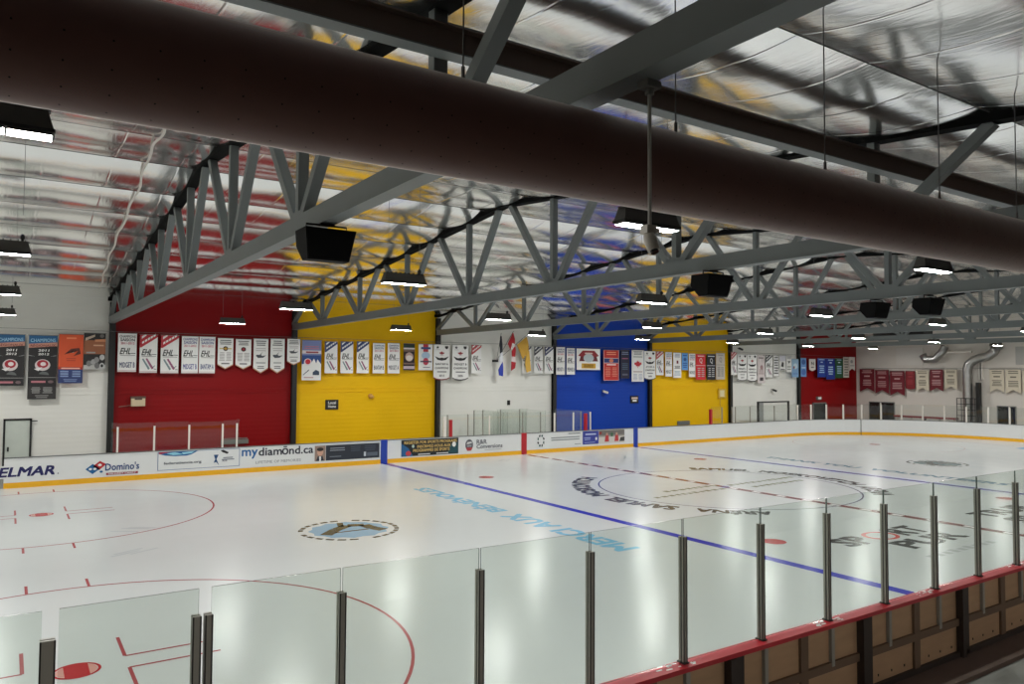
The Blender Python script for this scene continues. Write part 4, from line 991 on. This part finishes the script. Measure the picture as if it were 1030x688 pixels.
flag(516.6, 333, [([(516.3, 334.5), (518, 341), (518, 346), (515.5, 345), (513.5, 351.5), (511.2, 345.5)], (176, 28, 40)), ([(515.5, 345), (518, 346), (518.4, 349), (514.6, 351.5), (513.8, 350.8)], (226, 220, 220)),
                    ([(518.4, 348), (518.9, 352), (518.3, 358.8), (515.2, 358.5), (515, 353)], (176, 28, 40)), ([(515.2, 358.5), (518.3, 358.8), (519, 364.6), (514.6, 363.6)], (222, 206, 206)), ([(514.6, 363.6), (519, 364.6), (518.2, 370), (514.4, 372.8)], (168, 28, 40))], 'red and white maple leaf flag furled on the white wall')
flag(531.5, 335.6, [([(530, 338.5), (531.6, 346), (532, 352), (530, 356), (526, 361), (520.3, 347)], (204, 158, 60)), ([(530, 353), (532.4, 353), (533, 361), (534.2, 373), (530, 374.5), (528.5, 366), (529, 360)], (214, 170, 70))], 'gold yellow flag furled on the white wall')

# ================================================================== THINGS ON THE FAR WALL
def wx(x, y): return onY(x, y, YF-.02)
p = wx(138.5, 403.5)
h = empty('wall_heater', (p.x, YF, p.z), 'beige box fixture with dark top on the red wall', 'wall fixture')
q = MB(); q.box(p.x-.26, p.x+.26, YF-.22, YF, p.z-.2, p.z+.12); q.build('body', I(206, 188, 158), h)
q = MB(); q.box(p.x-.28, p.x+.28, YF-.23, YF, p.z+.12, p.z+.2); q.box(p.x-.14, p.x+.14, YF-.235, YF-.22, p.z+.06, p.z+.12); q.build('hood', I(92, 72, 62), h)
q = MB(); q.tube([(p.x-.26, YF-.05, p.z-.17), (p.x-.7, YF-.05, p.z-.22)], .015, 6); q.build('conduit', I(150, 110, 100), h)
def sign(x0, x1, y0, y1, label, draw):
    a, b_ = wx(x0, y1), wx(x1, y0)
    q = MB(); q.box(a.x, b_.x, YF-.05, YF, a.z, b_.z, 0)
    F = Flat(q, (a.x, YF-.055, a.z), (b_.x-a.x, 0, 0), (0, 0, b_.z-a.z), (0, -1, 0), .004); F.mats = [K]; draw(F)
    tag(q.build('wall_sign', F.mats, loc=((a.x+b_.x)/2, YF, a.z)), label, 'sign')
sign(327.3, 340.2, 402, 412, 'black sign reading Local Home on the first yellow wall', lambda F: (F.text('Local', .2, .56, .8, .84, Wh), F.text('Home', .2, .18, .8, .46, Wh)))
sign(634, 642, 398, 405.5, 'small black sign with two white lines on the blue wall', lambda F: (F.rect(.12, .55, .88, .8, I(214, 190, 180)), F.rect(.25, .2, .75, .45, Wh)))
def wallbox(name, x0, x1, y0, y1, M, label, cat, d=.1):
    a, b_ = wx(x0, y1), wx(x1, y0)
    r = empty(name, ((a.x+b_.x)/2, YF, a.z), label, cat)
    q = MB(); q.box(a.x, b_.x, YF-d, YF-.032, a.z, b_.z); q.build('body', M, r)
    return r, a, b_
r, a, b_ = wallbox('wall_vent', 222, 249.5, 441.5, 447, I(120, 116, 110), 'grey louvred vent low on the red wall', 'vent')
q = MB()
for k in range(4): q.box(a.x+.05, b_.x-.05, YF-.115, YF-.1, a.z+.05+k*.06, a.z+.08+k*.06)
q.build('louvre', M_greypl, r)
r, a, b_ = wallbox('wall_vent', 681, 693, 423, 427.6, I(112, 116, 118), 'grey louvred vent low on the second yellow wall', 'vent')
q = MB()
for k in range(4): q.box(a.x+.05, b_.x-.05, YF-.115, YF-.1, a.z+.04+k*.065, a.z+.07+k*.065)
q.build('louvre', M_greypl, r)
r, a, b_ = wallbox('electrical_box', 722, 729.5, 391, 400.5, I(212, 176, 60), 'yellow-painted electrical box near the end of the second yellow wall', 'electrical box')
q = MB(); q.box(a.x+.1, b_.x-.22, YF-.13, YF-.1, a.z+.1, b_.z-.1); q.build('cover', I(226, 214, 170), r); q = MB(); q.tube([(a.x+.2, YF-.05, a.z), (a.x+.2, YF-.05, a.z-.6)], .02, 6); q.build('conduit', I(196, 160, 60), r)
def smallcam(x, y, label, M=M_black):
    p = wx(x, y); r = empty('wall_camera', (p.x, YF, p.z), label, 'security camera', 'small cameras on the far wall')
    q = MB(); q.tube([(p.x, YF, p.z+.05), (p.x, YF-.18, p.z+.05)], .03, 8); q.build('bracket', M_greypl, r)
    q = MB(); q.bar((p.x-.12, YF-.22, p.z+.04), (p.x+.18, YF-.3, p.z-.06), .12, .12); q.build('body', M, r)
smallcam(606, 394, 'small pale camera on the blue wall', M_camw); smallcam(776, 392.5, 'small dark camera under the banners of the second plain white wall')
smallcam(742, 351, 'small dark camera above the white winged banner past the yellow wall')
p = wx(511.5, 405); q = MB(); q.box(p.x-.08, p.x+.08, YF-.06, YF, p.z-.13, p.z+.13); q.box(p.x-.04, p.x+.04, YF-.075, YF-.06, p.z-.02, p.z+.06)
tag(q.build('wall_switch', M_black, loc=(p.x, YF, p.z)), 'small black switch box on the white flag wall', 'switch')
p = wx(372.5, 398); q = MB(); q.tube([(p.x, YF, p.z), (p.x, YF-.1, p.z-.05), (p.x+.1, YF-.2, p.z-.05)], [.12, .1, .05], 10)
tag(q.build('wall_horn', I(196, 150, 80), loc=(p.x, YF, p.z)), 'small tan horn on the first yellow wall', 'horn')

# grey door on the nearest white bay
def door_frame(x0, x1, y0, zb, Y, M, name, label, cat, w=.07):
    a, b_ = onY(x0, y0, Y), onY(x1, y0, Y); z1 = a.z
    r = empty(name, ((a.x+b_.x)/2, Y, 0), label, cat)
    q = MB(); q.box(a.x, a.x+w, Y-.06, Y+.06, zb, z1); q.box(b_.x-w, b_.x, Y-.06, Y+.06, zb, z1); q.box(a.x, b_.x, Y-.06, Y+.06, z1-w, z1); q.build('frame', M, r)
    return r, a.x, b_.x, z1
r, xa, xb, z1 = door_frame(3.5, 32.3, 421.5, -.03, YF-.1, M_black, 'door', 'grey metal door in a black frame on the nearest white wall', 'door')
q = MB(); q.box(xa+.07, xb-.07, YF-.13, YF-.06, -.02, z1-.07); lf = q.build('door_leaf', mat('door_grey', rgb(196, 204, 196), .35, .1, var=.12, scale=2), r)
q = MB(); q.box(xa+.14, xa+.20, YF-.2, YF-.13, 1.0, 1.16); q.build('handle', M_black, lf)
q = MB(); q.tube([(xb, YF-.14, z1-.1), (xb+.18, YF-.14, z1-.1)], .02, 6); q.tube([(xb, YF-.14, .6), (xb+.18, YF-.14, .6)], .02, 6); q.build('hinge', M_black, r)
# dark framed opening before the second plain white wall
r, xa, xb, z1 = door_frame(762, 793.3, 404, 0, 15.0, M_black, 'door_frame', 'dark metal door frame standing before the second plain white wall', 'door frame', .09)
q = MB(); q.box(xa+.12, xa+.55, 14.95, 15.05, 0, z1-.1); q.build('side_panel', I(140, 142, 140), r)

# ================================================================== GLASS ON THE FAR AND END BOARDS
def gpost(x, y, z0, z1, parent, M=M_postw, w=.06):
    q = MB(); q.box(x-w/2, x+w/2, y-w/2, y+w/2, z0, z1); return q.build('post', M, parent)
Y1 = W+.06
def gx(px, y=425, Y=Y1): return onY(px, y, Y).x
g = empty('glass_screen', (gx(176), Y1, 1.05), 'glass screen on white posts before the red wall', 'glass screen', 'glass screens on the far boards')
xs = [gx(v) for v in (118.5, 155.4, 190.4, 224, 238.3)]
gpp = [gx(112)]+xs+[gx(241)]
for a, b_ in zip(gpp, gpp[1:]): pane(a+.01, b_-.01, Y1-.006, Y1+.006, 1.06, 2.13+random.uniform(-.03, .04), g, G_far)
for x in xs: gpost(x, Y1-.02, 1.056, 2.0, g)
g = empty('glass_screen', (gx(500), Y1, 1.05), 'cluster of glass screens around the box before the flag wall', 'glass screen', 'glass screens on the far boards')
xs = [gx(v, 420) for v in (441, 450, 470.5, 485.5, 506, 525.5, 543.5, 554)]
for a, b_ in zip(xs, xs[1:]): pane(a+.012, b_-.012, Y1-.006, Y1+.006, 1.06, 2.1, g, G_far)
for k, v in enumerate((450, 470.5, 485.5, 525.5, 543.5)): gpost(gx(v, 420), Y1-.02, 1.056, 2.08, g, M_alu, .045)
gpost(gx(447, 420), Y1-.02, 1.056, 2.0, g, M_postw, .12); gpost(gx(453, 425), Y1-.03, 1.056, 1.85, g, M_red_s, .13); gpost(gx(492, 420), Y1-.03, 1.056, 2.0, g)
for v in (489, 498, 516, 535.5): 
    x = gx(v, 415, 14.2); pane(x-.006, x+.006, Y1+.1, 15.4, -.03, 2.15, g, G_far, 'y'); gpost(x, 15.4, -.02, 2.12, g, M_alu, .05)
pane(gx(500, 415, 15.4), gx(530, 415, 15.4), 15.394, 15.406, -.03, 2.15, g, G_far)
g = empty('glass_screen', (gx(575), Y1, 1.05), 'glass screen with white posts before the blue wall', 'glass screen', 'glass screens on the far boards')
xs = [gx(v, 420) for v in (557.5, 576.5, 593.5)]
for a, b_ in zip(xs, xs[1:]): pane(a+.01, b_-.01, Y1-.006, Y1+.006, 1.06, 2.12, g, G_far)
for x in xs: gpost(x, Y1-.02, 1.056, 2.02, g)
gpost(gx(588.5, 425), Y1-.04, 1.056, 1.95, g, M_red_s, .14); gpost(gx(584.5, 425), Y1+.02, 1.056, 2.06, g, M_alu, .05)
pane(gx(585, 420)-.006, gx(585, 420)+.006, Y1+.1, 15.2, -.03, 2.1, g, G_far, 'y')
g = empty('glass_screen', (gx(705), Y1, 1.05), 'glass screen with a red post before the second yellow wall', 'glass screen', 'glass screens on the far boards')
xs = [gx(v, 420) for v in (714.5, 726)]
gpost(gx(714.5, 425), Y1-.03, 1.056, 1.95, g, M_red_s, .15); gpost(gx(726, 425), Y1-.02, 1.056, 2.05, g, M_alu, .05)
pane(xs[0]+.08, xs[1]-.02, Y1-.006, Y1+.006, 1.06, 2.08, g, G_far)
# posts and panes that follow the curved corner and the end
path = [(x, W+.06) for x in [10+i*.1 for i in range(118)]]+arc(HX-RC, W-RC, 90, 0, 160, RC+.06)+[(HX+.06, 4.3-i*.1) for i in range(150)]
def at_px(px):
    best = min(path, key=lambda p_: abs(pxx((p_[0], p_[1], 1.5))-px)); return best
g = empty('glass_screen', (HX, 8, 1.05), 'glass panes on white posts around the far corner and end of the rink', 'glass screen', 'glass screens on the far boards')
PXS = [736.5, 739.5, 754, 779, 802, 815.5, 831.5, 848.5, 866.5, 886, 907, 928, 949.7, 971.7, 993.8, 1015.5, 1038]
pts_ = [at_px(v) for v in PXS]
for a, b_ in zip(pts_[1:], pts_[2:]):
    A, B_ = Vector((*a, 0)), Vector((*b_, 0)); d = (B_-A).normalized()*.03
    q = MB(); q.bar(A+d+Vector((0, 0, 1.58)), B_-d+Vector((0, 0, 1.58)), .012, 1.04); q.build('glass_pane', G_far, g)
for v, pt_ in zip(PXS, pts_):
    gpost(pt_[0], pt_[1], 1.056, 2.05, g, M_postw if v > 800 else M_alu, .08 if v > 800 else .05)

# ================================================================== END WALL
def wq(x, y): return onX(x, y, XE)
def end_opening(name, x0, x1, y0, label, cat, mull=None):
    a, b_ = wq(x0, y0), wq(x1, y0)
    r = empty(name, (XE, (a.y+b_.y)/2, 0), label, cat)
    q = MB(); q.box(XE-.06, XE, b_.y-.06, b_.y, -.03, a.z+.06); q.box(XE-.06, XE, a.y, a.y+.06, -.03, a.z+.06); q.box(XE-.06, XE, b_.y, a.y, a.z, a.z+.06); q.build('frame', M_greypl, r)
    q = MB(); q.box(XE-.03, XE-.001, b_.y, a.y, -.03, a.z); q.build('pane', M_dkglass, r)
    if mull:
        mm = wq(mull, y0); q = MB(); q.box(XE-.05, XE-.03, mm.y-.05, mm.y+.05, -.03, a.z); q.build('mullion', M_postw, r)
end_opening('double_door', 875, 899.5, 404.5, 'dark glass double doors in the end wall beside the dark red wall', 'door', 886)
end_opening('double_door', 1004, 1021.5, 409, 'dark glass double doors in the end wall past the silver duct', 'door', 1015.5)
a, b_ = onY(817, 405, YF), onY(830.5, 405, YF)
r = empty('exit_door', ((a.x+b_.x)/2, YF, 0), 'dark doorway in the dark red wall', 'door')
q = MB(); q.box(a.x, a.x+.08, YF-.08, YF, -.03, a.z); q.box(b_.x-.08, b_.x, YF-.08, YF, -.03, a.z); q.box(a.x, b_.x, YF-.08, YF, a.z-.08, a.z); q.build('frame', M_greypl, r)
q = MB(); q.box(a.x+.08, b_.x-.08, YF-.04, YF-.001, -.03, a.z-.08); q.build('door_leaf', M_dkglass, r)
p = onY(824, 400.5, YF-.1); q = MB(); q.box(p.x-.25, p.x+.25, YF-.14, YF, p.z-.12, p.z+.12, 0); q.box(p.x-.18, p.x+.18, YF-.15, YF-.14, p.z-.07, p.z+.07, 1)
tag(q.build('door_light', [M_greypl, Wh], loc=(p.x, YF, p.z)), 'pale fixture above the doorway in the dark red wall', 'wall fixture')
# bleachers with red rail
a, b_ = wq(906, 419), wq(968, 421); 
r = empty('bleacher', (XE-.6, (a.y+b_.y)/2, 0), 'low bench with dark red plank on white legs before the end wall', 'bench')
q = MB(); q.box(XE-1.0, XE-.5, b_.y, a.y, .98, 1.1); q.build('plank', I(120, 30, 36), r)
q = MB(); q.box(XE-.75, XE-.65, b_.y, a.y, .78, .86); q.build('rail', Wh, r)
for k in range(5):
    y = b_.y+.2+(a.y-b_.y-.4)*k/4; q = MB(); q.box(XE-.8, XE-.68, y-.06, y+.06, -.03, .98); q.build('leg', M_postw if k != 2 else M_brace, r)
# silver ducts
q = MB(); p0 = wq(977.5, 440); c = Vector((XE-.45, p0.y, 0)); 
tp = [Vector((XE-.45, p0.y, z)) for z in (0, 1, 2, 3, 3.6, 4.1, 4.5)]
e1 = wq(982, 358); e2 = wq(992, 357.5); e3 = wq(999, 354.5); e4 = wq(1003, 347.5)
for e in ((p0.y-.12, 4.85), (p0.y-.45, 5.15), (p0.y-.9, 5.3), (p0.y-1.35, 5.4), (p0.y-1.7, 5.65), (p0.y-1.9, 6.05)): tp.append(Vector((XE-.45, *e)))
q.tube(tp, .30, 16)
dd = q.build('silver_duct', M_galv, smooth=True, loc=(XE-.45, p0.y, 0)); tag(dd, 'silver air duct rising up the end wall and bending away at its top', 'air duct')
for z in (1.5, 2.5, 3.5):
    q = MB(); q.tube([(XE-.45, p0.y, z-.03), (XE-.45, p0.y, z+.03)], .315, 16); q.build('band', M_galv, dd)
q = MB(); q.tube([(XE-.45, p0.y-1.85, 6.0), (XE-.45, p0.y-1.9, 6.12)], .42, 16); q.build('outlet', M_greypl, dd)
a, b_ = wq(936, 362), wq(954, 352.5)
q = MB(); q.tube([(XE-.5, a.y+.3, a.z+.35), (XE-.5, a.y+.1, a.z), (XE-.5, a.y-.6, a.z+.05), (XE-.5, b_.y+.2, b_.z-.1), (XE-.5, b_.y, b_.z+.3)], .26, 14)
tag(q.build('silver_duct', M_galv, smooth=True, loc=(XE-.5, a.y, a.z)), 'short slanting silver duct elbow above the maroon banners', 'air duct')
q = MB(); a, b_ = wq(953, 345), wq(975, 354); q.tube([(XE-.3, a.y, 6.3), (XE-.3, a.y, b_.z), (XE-.3, b_.y-.3, b_.z)], .09, 10)
tag(q.build('white_pipe', M_postw, loc=(XE-.3, a.y, b_.z)), 'white bent pipe between the two silver ducts', 'pipe')
q = MB(); a, b_ = wq(985.5, 363), wq(989.5, 382); q.box(XE-.2, XE, b_.y, b_.y+.16, b_.z, a.z); q.box(XE-.2, XE, a.y-.16, a.y, b_.z, a.z)
tag(q.build('wall_channel', M_postw, loc=(XE, a.y, b_.z)), 'pair of white upright channels beside the silver duct', 'channel')
# cage at the duct foot
r = empty('pipe_cage', (XE-.5, p0.y-.4, 0), 'dark wire cage around the foot of the silver duct', 'cage')
q = MB()
y0, y1 = p0.y+.5, p0.y-1.0
for k in range(6):
    y = y0+(y1-y0)*k/5; q.tube([(XE-.95, y, 0), (XE-.95, y, 2.5)], .025, 6)
for z in (.9, 1.3, 1.7, 2.1, 2.5): q.tube([(XE-.95, y0, z), (XE-.95, y1, z)], .02, 6)
q.build('bars', M_black, r)
q = MB(); q.box(XE-.5, XE-.1, p0.y-.75, p0.y-.55, 0, 3.6); q.build('standpipe', M_black, r)
# pale panels on the end wall
for k, (x0, x1, y0, y1, lb) in enumerate(((902, 928.5, 349.5, 367.5, 'pale square panel on the end wall above the maroon banners'), (1022, 1050, 348, 367, 'pale panel on the end wall near the picture edge'))):
    a, b_ = wq(x0, y1), wq(x1, y0); q = MB(); q.box(XE-.05, XE, b_.y, a.y, a.z, b_.z, 0)
    tag(q.build('wall_panel', I(216, 212, 206) if k == 0 else I(176, 174, 170), loc=(XE, a.y, a.z)), lb, 'wall panel')
# unit heaters near the end ceiling
for x, y, lb in ((TX[5]+2.5, 6.4, 'black unit heater hung near the end ceiling, before the pale panel'), (TX[5]+2.5, 4.6, 'black unit heater hung near the end ceiling, beside its twin')):
    r = empty('unit_heater', (x, y, 6.5), lb, 'heater', 'unit heaters')
    q = MB(); q.box(x-.5, x+.5, y-.6, y+.6, 6.35, 6.8); q.build('body', M_black, r)
    q = MB(); q.tube([(x, y, 6.8), (x, y, zt(y)+.1)], .02, 6); q.build('hanger', M_wire, r)

# ================================================================== WORLD + RENDER
w = bpy.data.worlds.new('world'); SC.world = w; w.use_nodes = True
w.node_tree.nodes['Background'].inputs[0].default_value = (.5, .5, .5, 1); w.node_tree.nodes['Background'].inputs[1].default_value = .05
SC.view_settings.view_transform = 'Standard'; SC.view_settings.look = 'None'; SC.view_settings.gamma = 1; SC.view_settings.exposure = 0.3
try: SC.view_settings.use_curve_mapping = False
except Exception: pass
cy = SC.cycles
cy.max_bounces = 14; cy.diffuse_bounces = 6; cy.glossy_bounces = 6; cy.transparent_max_bounces = 24; cy.transmission_bounces = 8
cy.sample_clamp_indirect = 6; cy.caustics_reflective = True; cy.blur_glossy = .5
cy.use_denoising = True
try: cy.denoiser = 'OPENIMAGEDENOISE'; cy.denoising_input_passes = 'RGB_ALBEDO_NORMAL'
except Exception: pass
